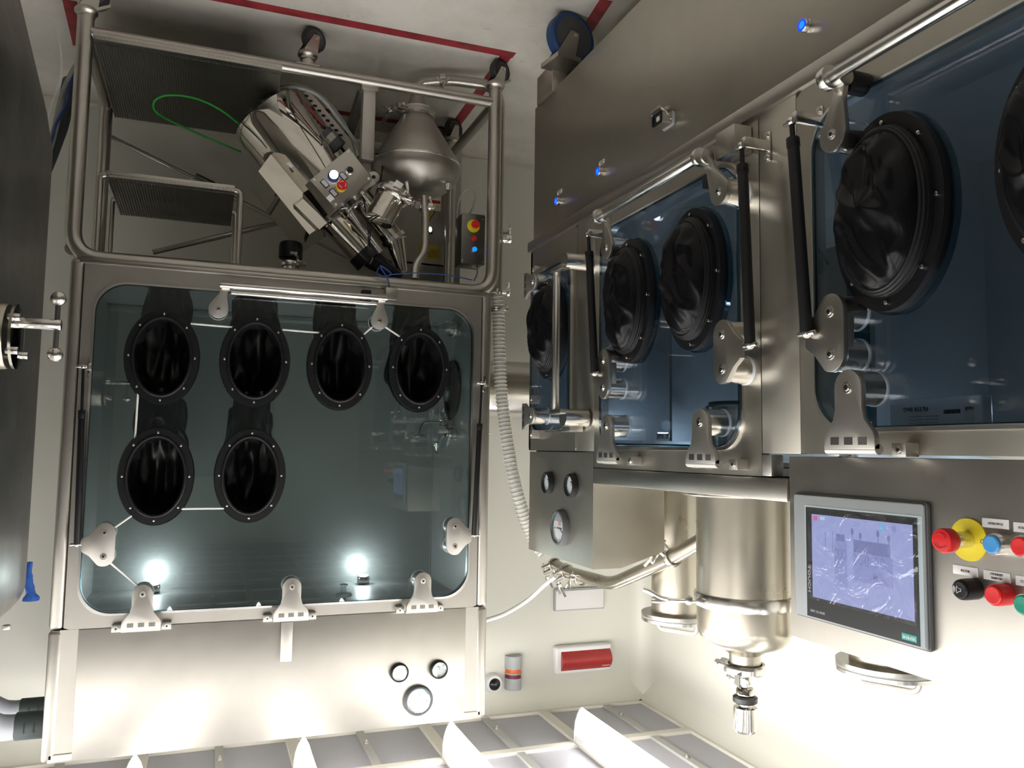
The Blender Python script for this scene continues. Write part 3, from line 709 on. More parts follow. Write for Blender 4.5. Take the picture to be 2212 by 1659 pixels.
# chamber seen through the glass
b = MB(FA); cx0, cx1, cz0, cz1, cy = AX0 + .05, AX1 - .05, wz0 - .03, wz1 + .03, .70
b.box(cx0, cy, cz0, cx1, cy + .01, cz1, 0); b.box(cx0 - .005, .02, cz0, cx0, cy, cz1, 0); b.box(cx1, .02, cz0, cx1 + .005, cy, cz1, 0)
b.box(cx0, .02, cz0 - .01, cx1, cy, cz0, 0); b.box(cx0, .02, cz1, cx1, cy, cz1 + .01, 0)
b.box(cx0, cy - .008, cz0, cx0 + .008, cy, cz1, 0); b.box(cx0, cy - .03, cz0, cx1, cy, cz0 + .03, .01)
b.build('chamber', 'steel_inside', A)
for px, py in ((330, 1288), (782, 1290)):
    p = on_y(px, py, YA + .62); l = MB(); l.cyl((p.x, YA + .60, cz1 - .002), (p.x, YA + .60, cz1 - .035), .028, seg=24, bev=.003); lo = l.build('chamber_lamp', 'steel_bright', A)
    MB().cyl((p.x, YA + .60, cz1 - .036), (p.x, YA + .60, cz1 - .039), .022, seg=20).build('lamp_lens', 'lamp_white', lo)
    ld = bpy.data.lights.new('chamber_lamp_light', 'POINT'); ld.energy = 1.9; ld.color = (.93, .97, 1); ld.shadow_soft_size = .02
    lo2 = bpy.data.objects.new('lamp_light', ld); COL.objects.link(lo2); reg(lo2, (p.x, YA + .60, cz1 - .06), lo)
# ports
for k, (px, py) in enumerate(((350, 771), (552, 779), (736, 789), (907, 796), (337, 1029), (541, 1027))):
    x, z = la(px, py, .02); port(A, FA, x, z, .122, .168, True, seed=k * 7 + 3, drop=.36 if k < 4 else .34)
# thin white signal tube taped on the glass between the ports
def wire(name, px): 
    o = MB(FA); o.tube([(la(*q_, .012)[0], -.012, la(*q_, .012)[1]) for q_ in px], .0035, seg=8); return o.build(name, 'white_cable', A)
for seg_ in ([(296, 1264), (236, 1214)], [(243, 1143), (290, 1110)], [(392, 1099), (484, 1098)], [(291, 960), (298, 850)], [(412, 699), (505, 707)], [(610, 712), (692, 719)], [(786, 722), (808, 703)], [(832, 706), (868, 730)]): wire('signal_tube', seg_)
# hinges, side brackets, latch
for (bx, by, hy) in ((308, 1284, 1358), (631, 1268, 1336), (914, 1255, 1318)):
    x, z = la(bx, by, .062); hz = la(bx, hy, .05)[1] - z; hinge(A, FA, x, z, hz)
h_ = MB(FA); x, z = la(622, 1342, .01); x2, z2 = la(622, 1428, .01); h_.box(x - .018, -.02, z, x + .024, -.002, z2, .003); h_.build('stay_bar', 'steel_light', A)
sidebr(A, FA, la(225, 1151, .062), la(224, 1202, .062), 1); sidebr(A, FA, la(984, 1137, .062), la(982, 1180, .062), -1)
strut(A, FA, la(180, 792, .03), la(167, 1176, .05), .25, .03, .055); strut(A, FA, la(1041, 828, .03), la(1023, 1156, .05), .27, .03, .055)
l1 = la(472, 667, .062); l2 = la(820, 693, .062); b1 = la(488, 617, .062); b2 = la(824, 645, .062)
zb_ = (b1[1] + b2[1]) / 2 
latch(A, FA, l1[0], l1[1], b1[0], zb_ + .0); latch(A, FA, l2[0], l2[1], b2[0], zb_)
o = MB(FA); o.cyl((b1[0] + .02, -.072, zb_), (b2[0] - .02, -.072, zb_), .0115, seg=24, bev=.001); lb_ = o.build('latch_bar', 'steel_bright', A)
o = MB(FA); o.cyl((b1[0] - .02, -.045, zb_ + .02), (b2[0] - .0, -.045, zb_ + .02), .009, seg=20); o.build('second_bar', 'steel_bright', lb_)
x, z = la(842, 640, .02); o = MB(FA); o.box(x - .025, -.05, z - .03, x + .022, -.002, z + .02, .003); o.build('latch_block', 'steel_brush', A)
x, z = la(790, 640, .03); o = MB(FA); o.box(x - .018, -.05, z - .022, x + .018, -.006, z + .03, .003); o.build('latch_catch', 'black', A)
for px, py in ((862, 1452), (947, 1445)): x, z = la(px, py); gauge(A, FA, x, z, .0355)
x, z = la(903, 1512); gauge(A, FA, x, z, .057, True)
# fittings inside, on the chamber's side wall
def inside_spout(px, py, pts, Y, cone=False, R=.02):
    pp = [on_y(q_[0], q_[1], Y) for q_ in pts]; wallp = Vector((cx0, Y, pp[0].z))
    o = MB(); o.cyl(wallp, wallp + Vector((.035, 0, 0)), R * 1.5, seg=24, bev=.003); f = o.build('chamber_fitting', 'steel_bright', A)
    MB().tube([wallp] + pp, .0055, seg=12, fil=.03).build('spout', 'steel_bright', f)
    clamp(f, wallp + Vector((.04, 0, 0)), (1, 0, 0), R, (0, 0, -1), .9)
    if cone:
        e = pp[-1]; MB().lathe([(.006, 0), (.006, -.01), (.019, -.042), (.012, -.042), (.001, -.03)][::1], e, (0, 0, 1), seg=20).build('nozzle', 'steel_mirror', f)
    else: MB().cyl(pp[-1] + Vector((-.018, 0, 0)), pp[-1] + Vector((.018, 0, 0)), .007, seg=12, bev=.001).build('spray_head', 'steel_bright', f)
inside_spout(0, 0, [(965, 912), (912, 912), (905, 942)], YA + .40)
inside_spout(0, 0, [(990, 938), (950, 940), (943, 978)], YA + .32, True)
p = on_y(1000, 715, YA + .3); clamp(A, (cx0 + .02, p.y, p.z), (1, 0, 0), .028, (0, 0, -1), 1.1, name='side_clamp'); MB().cyl((cx0, p.y, p.z), (cx0 + .05, p.y, p.z), .027, seg=24).build('side_nozzle', 'steel_bright', A)
p = on_y(1003, 842, YA + .38); MB().lathe([(.13, 0), (.13, .012), (.1, .014), (.1, .006), (.001, .006)], (cx0, p.y, p.z), (1, 0, 0), seg=48).build('side_hatch', 'black', A)
x, z = la(742, 1283, .01); o = MB(FA); o.lathe([(.022, 0), (.024, .004), (.022, .008), (.008, .010), (.008, .022), (.013, .024), (.013, .028)], (x, -.010, z + .016), (0, 0, -1), seg=28)
# the plug hangs on the chamber roof just behind the pane
p = on_y(742, 1283, YA + .05); o.bm.free(); o = MB(); o.lathe([(.009, -.03), (.009, -.012), (.030, -.010), (.032, -.002), (.028, .004), (.010, .006), (.010, .03), (.016, .032), (.016, .037)], p, (0, 0, -1), seg=30); o.build('filter_plug', 'frost', A)

# ------------------------------------------------------------------ wheeled tube frame under isolator A
F = thing('wheeled_frame', 'brushed steel tube frame on black castors carrying the wide glovebox', 'trolley frame', ((AX0 + AX1) / 2, YA + .35, 0))
yf = YA + .03; yr = YA + .70; R1 = .030
xL = on_y(170, 300, yf).x; xRt = on_y(1067, 400, yf).x; zr = ZB - .008
def portal(y, nm, z0, z1, r):
    pts = [(xL, y, z0), (xL, y, zr - .0), (xRt, y, zr - .0), (xRt, y, z1)]
    return MB().tube(pts, r, seg=24, fil=.10).build(nm, 'steel_brush', F)
portal(yf, 'front_hoop', .135, .135, R1 - .002); 
MB().tube([(xL, yr, .135), (xL, yr, zr), (xRt, yr, zr), (xRt, yr, .135)], .026, seg=20, fil=.08).build('rear_hoop', 'steel_brush', F)
p1 = on_y(206, 70, yf); p2 = on_y(1054, 222, yf); zl = (p1.z + p2.z) / 2
MB().cyl((xL - .02, yf, zl), (xRt + .01, yf, zl), .022).build('lower_rail', 'steel_brush', F)
MB().cyl((xL - .02, yr, zl), (xRt + .01, yr, zl), .020).build('lower_rail', 'steel_brush', F)
for x in (xL, xRt): MB().cyl((x, yf, zl - .0), (x, yr, zl), .022).build('side_rail', 'steel_brush', F)
for x in (xL, xRt): MB().cyl((x, yf, zr - .03), (x, yr, zr - .03), .024).build('top_side_rail', 'steel_brush', F)
# rear bracing rods
bp1, bp2, bp3 = on_y(234, 293, yr + .04), on_y(440, 390, yr + .04), on_y(640, 495, yr + .04)
MB().tube([bp1, bp3], .010, seg=12).build('brace_rod', 'steel_brush', F)
d_ = (bp3 - bp1).normalized(); MB().cyl(bp2 - d_ * .04, bp2 + d_ * .05, .017, bev=.004).build('brace_coupling', 'steel_dark', F)
MB().tube([on_y(330, 545, yr + .02), on_y(600, 482, yr + .02)], .012, seg=12).build('brace_rod', 'steel_brush', F)
MB().tube([on_y(600, 482, yr + .02), on_y(760, 560, yr + .02)], .008, seg=12).build('brace_rod', 'steel_brush', F)
# castors
cr = on_y(1070, 180, yf)
YW_ = radians(-118)
caster(F, xRt - .022, yf + .012, .11, .05, .034, YW_, .026, (xRt, yf), brake=True)
caster(F, xL - .022, yf + .012, .11, .05, .034, YW_, .026, (xL, yf), brake=True)
caster(F, xRt - .015, yr + .02, .11, .05, .034, YW_, .026, (xRt, yr), brake=False)
caster(F, xL - .015, yr + .02, .11, .05, .034, YW_, .026, (xL, yr), brake=False)
pm = on_y(665, 130, yf + .02)
caster(F, pm.x - .022, yf + .042, .11, .05, .034, YW_, .026, (pm.x, yf + .03), brake=False)
MB().cyl((pm.x, yf + .03, .135), (pm.x, yf + .03, zl - .01), .026, bev=.002).build('castor_stem', 'steel_brush', F)
MB().box(pm.x - .045, yf - .0, zl - .03, pm.x + .045, yf + .08, zl - .02, .002).build('stem_plate', 'steel_light', F)

# step platforms
def steps(name, label, x0, x1, y0, y1, z, mat):
    t = thing(name, label, 'step', ((x0 + x1) / 2, (y0 + y1) / 2, z - .02))
    b = MB(); b.box(x0, y0, z - .006, x1, y1, z, .001, 1)
    k = int((x1 - x0) / .0095)
    for i in range(k):
        x = x0 + (i + .5) * (x1 - x0) / k; b.box(x - .0028, y0 + .03, z, x + .0028, y1 - .004, z + .004, 0)
    b.build('ribbed_tread', mat, t)
    b = MB(); b.box(x0, y0 - .004, z - .022, x1, y0 + .0, z + .002, .001)
    for i in range(int((x1 - x0) / .014)):
        x = x0 + .007 + i * .014
        b.box(x - .0045, y0 - .0055, z - .004, x + .0045, y0 - .0035, z + .0005, 0); b.box(x - .0045 + .007, y0 - .0055, z - .014, x + .0045 + .007 if x + .012 < x1 else x, y0 - .0035, z - .010, 0)
    b.build('nosing', 'steel_brush', t)
    return t
g1, g2, g3 = on_z(206, 82, .21), on_z(608, 150, .21), on_z(513, 291, .21)
st = steps('step_platform', 'ribbed steel step plate low in the frame, on the floor side left of the mill', g2.x, xL - .028, yf - .02, yf + .72, zl + .028, 'steel_dark')
MB().box(g2.x + .01, yf + .03, zl + .0, g2.x + .03, yf + .66, zl + .022, .001).build('bearer', 'steel_light', st)
q1 = on_y(229, 382, YA + .08); q2 = on_y(507, 412, YA + .08); zs = (q1.z + q2.z) / 2
t = steps('step_platform', 'smaller ribbed steel step hung on bent tubes beneath the wide glovebox', q2.x, q1.x, YA + .08, YA + .60, zs, 'steel_dark')
for x, sg in ((q1.x, 1), (q2.x, -1)):
    for yy, dx in ((YA + .11, .022), (YA + .42, .014)):
        MB().tube([(x - sg * .02, yy, zs - .012), (x + sg * dx, yy, zs - .012), (x + sg * dx, yy, zr - .02)], .0115, seg=14, fil=.045).build('hanger_tube', 'steel_brush', t)

# floor marks and smudges are in the floor material; sticker on the mill housing comes with the mill
# ------------------------------------------------------------------ long isolator B along the left wall (faces +X)
B = thing('glovebox_isolator', 'long steel glovebox with touch screen, red emergency button and outward bulging black gloves', 'glovebox', (XB - .4, 1.4, 0))
Y0 = -.35; y1 = 1.405; y2 = 1.495; y3 = 2.333; y4 = 2.894
b = MB(FB); b.box(Y0, .045, .28, 2.985, .85, .872, .004); b.build('lower_casing', 'steel_panel_b', B)
b = MB(FB)
b.box(Y0, -.012, .865, y4 + .012, .85, .905, .005); b.build('ledge_rail', 'steel_brush', B)
# top ends
b = MB(FB)
b.box(Y0, .70, .905, y4, .85, 1.676, 0); b.box(y4 - .02, .0, .905, y4, .85, 1.676, .002); b.box(y3 + .01, .004, 1.655, y4, .85, 1.676, 0); b.box(Y0, .004, 1.655, y2, .85, 1.676, 0); b.box(y2, .004, 1.71, y3, .85, 1.728, 0)
b.build('casing', 'steel_panel_b', B)
i3 = rrect(.30, .975, 1.318, 1.629, [.10, .10, .03, .03][::1], 10)
i3 = rrect(.30, .975, 1.318, 1.632, .085, 10); i2 = rrect(1.560, .975, 2.285, 1.668, .085, 10); i1 = rrect(2.512, 1.005, 2.872, 1.607, .08, 10)
f3 = window(B, FB, i3, Y0, .905, 1.367, 1.677, 'steel_panel_b', 'glass_b', holes=[(u, 1.236, .107, .158) for u in (.765, 1.111)])
b = MB(FB); b.box(1.369, .0, .905, y2 - .001, .02, 1.677, .0015); b.build('post_panel', 'steel_panel_b', B)
f2 = window(B, FB, i2, y2 + .001, .905, y3 - .001, 1.728, 'steel_panel_b', 'glass_b', holes=[(u, 1.236, .107, .158) for u in (1.742, 2.073)])
b = MB(FB); b.box(y3 + .001, .002, .905, 2.470, .02, 1.677, .0015); b.build('post_panel', 'steel_panel_b', B)
f1 = window(B, FB, i1, 2.472, .905, y4, 1.677, 'steel_panel_b', 'glass_b', holes=[(2.669, 1.236, .107, .158)])
b = MB(FB); b.box(1.460, -.003, 1.680, y2 - .002, .03, 1.727, .003); b.build('corner_block', 'steel_light', B)
# chamber lining
b = MB(FB); c0, c1, cd_ = .1, 2.86, .66
b.box(c0, cd_, .93, c1, cd_ + .01, 1.70, 0); b.box(c0 - .005, .02, .93, c0, cd_, 1.70, 0); b.box(c1, .02, .93, c1 + .005, cd_, 1.70, 0); b.box(c0, .02, .92, c1, cd_, .93, 0); b.box(c0, .02, 1.64, y2 + .02, cd_, 1.65, 0); b.box(y2, .02, 1.70, y3, cd_, 1.708, 0); b.box(y3 - .02, .02, 1.64, c1, cd_, 1.65, 0)
b.box(y2 - .03, .30, .93, y2 - .015, cd_, 1.65, 0); b.box(y3 + .02, .30, .93, y3 + .035, cd_, 1.65, 0)
b.build('chamber', 'steel_inside', B)
for (u0, u1) in ((1.62, 2.22), (.45, 1.25), (2.45, 2.80)):
    i_ = rrect(u0, 1.03, u1, 1.58, .08, 8)
    w_ = MB(FB); cxx, czz = (u0 + u1) / 2, 1.3
    w_.frame([(p[0] + (.014 if p[0] > cxx else -.014), p[1] + (.014 if p[1] > czz else -.014)) for p in i_], i_, cd_ - .012, cd_); rw = w_.build('rear_window_rim', 'steel_bright', B)
    MB(FB).prism(i_, cd_ - .004, cd_ - .002).build('rear_pane', 'glass_edge', rw)
for u in (1.05, 1.72, 2.10, 2.66):
    zt = 1.695 if y2 < u < y3 else 1.636
    l = MB(FB); l.cyl((u, .45, zt), (u, .45, zt - .03), .026, seg=24, bev=.003); lo = l.build('chamber_lamp', 'steel_bright', B)
    MB(FB).cyl((u, .45, zt - .031), (u, .45, zt - .034), .02, seg=20).build('lamp_lens', 'lamp_white', lo)
    ld = bpy.data.lights.new('chamber_lamp_light', 'POINT'); ld.energy = .9; ld.color = (.7, .84, 1); ld.shadow_soft_size = .02
    lo2 = bpy.data.objects.new('lamp_light', ld); COL.objects.link(lo2); reg(lo2, FB @ Vector((u, .45, zt - .06)), lo)
# objects inside: clamped nozzle behind window two
p = on_x(1590, 880, XB - .35); o = MB(); o.cyl((p.x, p.y, 1.70), (p.x, p.y, p.z + .0), .075, seg=36); cn = o.build('chamber_nozzle', 'steel_bright', B)
clamp(cn, (p.x, p.y, p.z + .01), (0, 0, 1), .078, (.3, 1, 0), 1.6)
MB().cyl((p.x, p.y, p.z - .002), (p.x, p.y, p.z - .016), .082, seg=36, bev=.003).build('nozzle_cap', 'steel_dark', cn)
# ports
for k, u in enumerate((.765, 1.111, 1.742, 2.073, 2.669)): port(B, FB, u, 1.238, .127, .182, False, seed=k * 5 + 2)
# hinges and brackets
for (bx, by) in ((1312, 920), (1515, 912)): x, z = lb(bx, by, .062); hinge(B, FB, x, z, 1.703 - z, .055)
x, z = lb(1830, 837, .067); hinge(B, FB, x, z, 1.668 - z, .055)
hinge(B, FB, .45, z, 1.668 - z, .055)
for (bx, by) in ((1150, 609), (1146, 898)): x, z = lb(bx, by, .067); hinge(B, FB, x, z, .085, .055, rot=-pi / 2, r=.03, wtop=.048)
sidebr(B, FB, lb(1302, 778, .067), lb(1302, 837, .067), 1, .055, mat='steel_brush'); sidebr(B, FB, lb(1560, 722, .067), lb(1558, 798, .067), -1, .055, mat='steel_brush'); sidebr(B, FB, lb(1793, 673, .067), lb(1793, 765, .067), 1, .055, mat='steel_brush')
strut(B, FB, lb(1271, 507, .06), lb(1281, 806, .08), .13, .06, .075, .012); strut(B, FB, lb(1602, 315, .06), lb(1616, 745, .08), .10, .06, .075, .012); strut(B, FB, lb(1710, 262, .06), lb(1738, 720, .08), .085, .06, .075, .012)
# latch bars
def latchset(bolts, barends, mid=.0):
    for (bb, be) in zip(bolts, barends):
        latch(B, FB, bb[0], bb[1], be[0], be[1], .055, mat='steel_brush')
zz = .895
u1_, u2_ = lb(1309, 535, .067), lb(1552, 413, .067)
e1, e2 = lb(1290, 468, .085), lb(1507, 338, .085)
zb2 = (e1[1] + e2[1]) / 2
latch(B, FB, u1_[0], u1_[1], e1[0] - .01, zb2, .055, mat='steel_brush'); latch(B, FB, u2_[0], u2_[1], e2[0] + .0, zb2, .055, mat='steel_brush')
MB(FB).cyl((e1[0], -.080, zb2), (e2[0], -.080, zb2), .0125, seg=28, bev=.002).build('latch_bar', 'steel_bright', B)
for u, sg in ((e1[0], 1), (e2[0], -1)): MB(FB).cyl((u - .008, -.080, zb2), (u + .008, -.080, zb2), .022, seg=32, bev=.002).build('bar_end', 'steel_bright', B)
u3_ = lb(1797, 290, .067); e3 = lb(1785, 168, .09)
latch(B, FB, u3_[0], u3_[1], e3[0] - .01, e3[1], .055, mat='steel_brush'); latch(B, FB, .45, u3_[1], .45, e3[1], .055, mat='steel_brush')
MB(FB).cyl((e3[0], -.085, e3[1]), (.45, -.085, e3[1]), .0125, seg=28, bev=.002).build('latch_bar', 'steel_bright', B)
MB(FB).cyl((e3[0] - .008, -.085, e3[1]), (e3[0] + .01, -.085, e3[1]), .023, seg=32, bev=.002).build('bar_end', 'steel_bright', B)
x, z = lb(1585, 305, .03); MB(FB).box(x - .03, -.05, z - .03, x + .045, -.001, z + .035, .003).build('latch_block', 'steel_brush', B)
x, z = lb(1850, 170, .02); MB(FB).cyl((x, -.045, z + .01), (x, -.002, z + .01), .022, seg=28, bev=.002).build('latch_catch', 'black', B)
x, z = lb(1530, 380, .03); MB(FB).box(x - .012, -.04, z - .0, x + .012, -.005, z + .03, .002).build('latch_catch', 'black', B)
# vertical handle on the far small window
vb1, vb2 = lb(1200, 586, .09), lb(1202, 890, .09); vx = (vb1[0] + vb2[0]) / 2
hb = MB(FB).cyl((vx, -.09, vb1[1] + .0), (vx, -.09, vb2[1]), .0125, seg=28, bev=.001).build('vertical_handle', 'steel_bright', B)
for z_ in (vb1[1], vb2[1]):
    MB(FB).box(vx - .075, -.105, z_ - .008, vx + .02, -.075, z_ + .008, .003).build('handle_arm', 'steel_brush', hb)
    MB(FB).cyl((vx - .06, -.09, z_ + (.02 if z_ > 1.3 else -.02)), (vx - .06, -.005, z_ + (.02 if z_ > 1.3 else -.02)), .028, seg=28).build('handle_spacer', 'steel_bright', hb)
x, z = lb(1238, 917, .02); MB(FB).box(x - .04, -.05, z - .025, x + .03, -.002, z + .025, .003).build('latch_block', 'steel_brush', B)
# ledge over window two
b = MB(FB); b.box(1.409, -.004, 1.730, y3 - .001, .30, 1.779, .002); b.build('top_ledge', 'steel_brush', B)
# small gauge cabinet
b = MB(FB)
prof = [(.0, 1.6805), (.0, 2.048), (.10, 2.048), (.26, 2.00), (.26, 1.6805)]
b.loft([[(u, p_[0], p_[1]) for p_ in prof] for u in (2.336, 2.880)]); b.build('gauge_cabinet', 'steel_panel_b', B)
for px, py in ((1183, 1043), (1233, 1049)): x, z = lb(px, py, .01); gauge(B, FB, x, z, .040)
x, z = lb(1208, 1140, .01); gauge(B, FB, x, z, .062, True)
# control cabinet
b = MB(FB); b.box(Y0, .0, 1.6825, 1.4065, .20, 2.054, .0015); cab = b.build('control_cabinet', 'steel_panel', B)
# touch screen
hx0, hx1, hz0, hz1 = 1.052, 1.378, 1.760, 2.003
o = MB(FB); o.prism(rrect(hx0 - .003, hz0 - .003, hx1 + .003, hz1 + .003, .006), -.008, 0, .002); hm = o.build('touch_screen', 'hmi_side', B)
MB(FB).prism(rrect(hx0, hz0, hx1, hz1, .005), -.0135, -.0075, .003).build('bezel', 'hmi_grey', hm)
q_ = [lb(*p_, .014) for p_ in ((1740, 1096), (1980, 1118), (1990, 1394), (1746, 1326))]
kx1 = (q_[0][0] + q_[3][0]) / 2; kx0 = (q_[1][0] + q_[2][0]) / 2; kz0 = (q_[0][1] + q_[1][1]) / 2; kz1 = hz1 - .004
MB(FB).prism([(kx0 - .010, kz0 - .004), (kx1 + .004, kz0 - .004), (kx1 + .004, kz1), (kx0 - .010, kz1)], -.0142, -.0134).build('bezel_line', 'hmi_light', hm)
MB(FB).prism([(kx0, kz0), (kx1, kz0), (kx1, kz1), (kx0, kz1)], -.015, -.014).build('black_glass', 'hmi_black', hm)
q_ = [lb(*p_, .015) for p_ in ((1753, 1112.5), (1969.6, 1131), (1977.7, 1342.8), (1756.7, 1289.6))]
sx1 = (q_[0][0] + q_[3][0]) / 2; sx0 = (q_[1][0] + q_[2][0]) / 2; sz0 = (q_[0][1] + q_[1][1]) / 2; sz1 = (q_[2][1] + q_[3][1]) / 2
scn = MB(FB).prism([(sx0, sz0), (sx1, sz0), (sx1, sz1), (sx0, sz1)], -.0155, -.0150).build('display', 'screen', hm)
SW, SH = sx1 - sx0, sz1 - sz0
SC = lambda u, v: (sx1 - u * SW, sz0 + v * SH)          # u, v measured like in the photograph (from its upper left)
def srect(u0, v0, u1, v1, mat, y=-.0158, nm='display_mark'):
    a_, c_ = SC(u0, v0), SC(u1, v1); MB(FB).prism([(a_[0], a_[1]), (c_[0], a_[1]), (c_[0], c_[1]), (a_[0], c_[1])], y, y + .0002).build(nm, mat, scn)
srect(.02, .02, .065, .075, 'screen_red'); srect(.10, .02, .15, .06, 'screen_pale')
srect(.45, .24, .80, .38, 'screen_dark'); srect(.45, .382, .82, .70, 'screen_mid'); srect(.27, .20, .36, .28, 'screen_dark'); srect(.25, .26, .38, .80, 'screen_mid', -.0157)
srect(.64, .60, .68, .65, 'screen_dark', -.016); srect(.45, .04, .52, .055, 'screen_mid'); srect(.45, .07, .52, .085, 'screen_mid')
srect(.15, .20, .155, .42, 'screen_dark'); srect(.23, .18, .235, .42, 'screen_dark'); srect(.15, .42, .235, .425, 'screen_dark')
def sdisc(u, v, r, mat, b_=1, nm='display_icon'): c_ = SC(u, v); MB(FB).prism(oval(c_[0], c_[1], r, r * b_, 20), -.0160, -.0158).build(nm, mat, scn)
sdisc(.73, .065, .005, 'screen_cyan', 1.3); sdisc(.84, .065, .005, 'screen_mid', 1.3)
for u, v in ((.44, .15), (.52, .19), (.69, .14), (.79, .18)):
    sdisc(u, v, .0035, 'screen_dark', 1.8); srect(u - .003, v + .02, u + .003, .25, 'screen_dark')
def soval(u, v):
    c_ = SC(u, v); MB(FB).frame(oval(c_[0], c_[1], .0045, .010, 20), oval(c_[0], c_[1], .0034, .0085, 20), -.0161, -.0159).build('display_icon', 'screen_dark', scn)
for u in (.46, .52, .58, .67, .73): soval(u, .46)
for u in (.27, .31, .35): soval(u, .43)
for u in (.27, .31): soval(u, .53)
# peeling protective film
f_ = MB(FB); f_.loft([[(sx0 - .018, -.0163, sz0 - .012), (sx1 + .010, -.0163, sz0 - .012)], [(sx0 - .010, -.0170, (sz0 + sz1) / 2), (sx1 + .010, -.0163, (sz0 + sz1) / 2)], [(sx0 - .008, -.021, sz1 + .006), (sx1 + .010, -.0165, sz1 + .004)]], cap=False, closed=False)
f_.build('protective_film', 'film', hm)
lg = (kx0 + .020, kz1 - .011)
MB(FB).prism(rrect(kx0 + .006, kz1 - .016, kx0 + .038, kz1 - .005, .0005), -.0156, -.0150).build('logo_plate', 'teal', hm)
text('SIEMENS', FB, kx0 + .022, kz1 - .0105, -.0158, .0078, 'white', hm)
text('SIMATIC HMI', FB, kx1 - .010, kz1 - .0125, -.0152, .0070, 'plastic_grey', hm, align='RIGHT')
text('TOUCH', FB, (kx1 + sx1) / 2 + .001, sz1 - .034, -.0152, .010, 'plastic_grey', hm, rot=-pi / 2, sx=1.5)
# buttons
x, z = lb(2092, 1166, .002); estop(B, FB, x, z, .0195, .062, .034)
MB(FB).frame(oval(x - .026, z, .0035, .0035, 16), oval(x - .026, z, .0028, .0028, 16), -.0038, -.003).build('stop_symbol', 'ink', B)
x, z = lb(2163, 1175); pushbtn(B, FB, x, z, .0148, .020, 'blue_btn', name='blue_button')
x, z = lb(2225, 1180); pushbtn(B, FB, x, z, .0148, .020, 'red', name='red_button')
x, z = lb(2232, 1305); pushbtn(B, FB, x, z, .0148, .020, 'green_btn', name='green_lamp')
x, z = lb(2106, 1272); pushbtn(B, FB, x, z, .0150, .030, 'black', 'black', name='buzzer')
c_ = MB(FB)
c_.tube([(x - .004, -.0352, z - .002), (x - .004, -.0352, z + .002), (x - .001, -.0352, z + .002), (x + .0035, -.0352, z + .006), (x + .0035, -.0352, z - .006), (x - .001, -.0352, z - .002)], .0005, seg=6, closed=True)
for r_ in (.0035, .0055, .0075): c_.tube([(x + .003 + r_ * cos(radians(a_)), -.0352, z + r_ * sin(radians(a_))) for a_ in range(-45, 46, 10)], .0005, seg=6)
c_.build('horn_symbol', 'label_white', B)
x, z = lb(2174, 1284); pushbtn(B, FB, x, z, .0150, .026, 'red', 'red', name='red_lamp')
def plate(c, lines, w=.046, h=.0145, cut=0):
    x, z = lb(*c); o = MB(FB).prism(rrect(x - w / 2, z - h / 2, x + w / 2, z + h / 2, .0005), -.0012, 0, .0002).build('name_plate', 'label_white', B)
    for i_, l_ in enumerate(lines): text(l_, FB, x, z + (len(lines) - 1) * .0030 - i_ * .0060, -.0014, .0050, 'ink', o, sx=.9)
plate((2151, 1131), ['START/RESET']); plate((2221, 1141), ['AUTOMATICO']); plate((2086, 1233), ['BUZZER']); plate((2154, 1245), ['ALLARME', 'GENERALE']); plate((2226, 1258), ['AUTOMATICO'])
# blue lit buttons and the connector on the lower panel
FB2 = Matrix.Translation((XB - .045, 0, 0)) @ Matrix.Rotation(pi / 2, 4, 'Z')
def l2(px, py, d=0): p = on_x(px, py, XB - .045 + d); return p.y, p.z
for (px, py, r_, lab) in ((1749, 58, .0135, 0), (1303, 372, .0135, 1), (1212, 436, .0135, 1)):
    x, z = l2(px, py); o = MB(FB2).lathe([(r_ * 1.05, 0), (r_ * 1.05, .008), (r_ * .9, .0085), (r_ * .9, .011), (r_ * 1.05, .0115), (r_ * 1.05, .019), (r_ * .93, .021)], (x, 0, z), (0, -1, 0), seg=32).build('lit_button', 'steel_bright', B)
    MB(FB2).frame(oval(x, z, r_ * .95, r_ * .95, 32), oval(x, z, r_ * .62, r_ * .62, 32), -.022, -.0205).build('light_ring', 'led_blue', o); MB(FB2).cyl((x, -.019, z), (x, -.0218, z), r_ * .62, seg=24).build('button_cap', 'led_core', o)
    if lab:
        x, z = l2(px - 3, py - 21); p_ = MB(FB2).prism(rrect(x - .020, z - .007, x + .020, z + .007, .0005), -.001, 0).build('name_plate', 'label_white', B)
        text('MARCIA', FB2, x, z + .003, -.0012, .0055, 'ink', p_); text('ILLUMINAZIONE', FB2, x, z - .003, -.0012, .0038, 'ink', p_)
x, z = l2(1447, 262)
sk = MB(FB2); sk.prism(rrect(x - .030, z - .021, x + .030, z + .021, .008), -.008, 0, .002); so = sk.build('connector_socket', 'plastic_grey', B)
MB(FB2).frame(rrect(x - .025, z - .017, x + .025, z + .017, .006), rrect(x - .021, z - .013, x + .021, z + .013, .004), -.042, -.006).build('socket_housing', 'steel_light', so)
MB(FB2).frame(rrect(x - .0255, z - .0175, x + .0255, z + .0175, .006), rrect(x - .019, z - .011, x + .019, z + .011, .003), -.044, -.040).build('seal', 'black', so)
MB(FB2).box(x - .018, -.034, z - .010, x + .018, -.008, z + .010, .001).build('contact_block', 'cable_blue', so)
MB(FB2).box(x - .008, -.040, z - .009, x + .010, -.010, z + .009, .003).build('contact_insert', 'wall_strip', so)
k = MB(FB2)
for sg in (-1, 1): k.tube([(x + sg * .029, -.012, z + .006), (x + sg * .030, -.03, z - .014), (x + sg * .027, -.045, z - .024)], .0028, seg=8); k.cyl((x + sg * .025, -.018, z), (x + sg * .032, -.018, z), .006, seg=12)
k.box(x - .028, -.05, z - .028, x + .028, -.044, z - .020, .001); k.box(x - .02, -.02, z - .036, x + .022, -.010, z - .022, .001)
k.build('locking_lever', 'steel_brush', so)
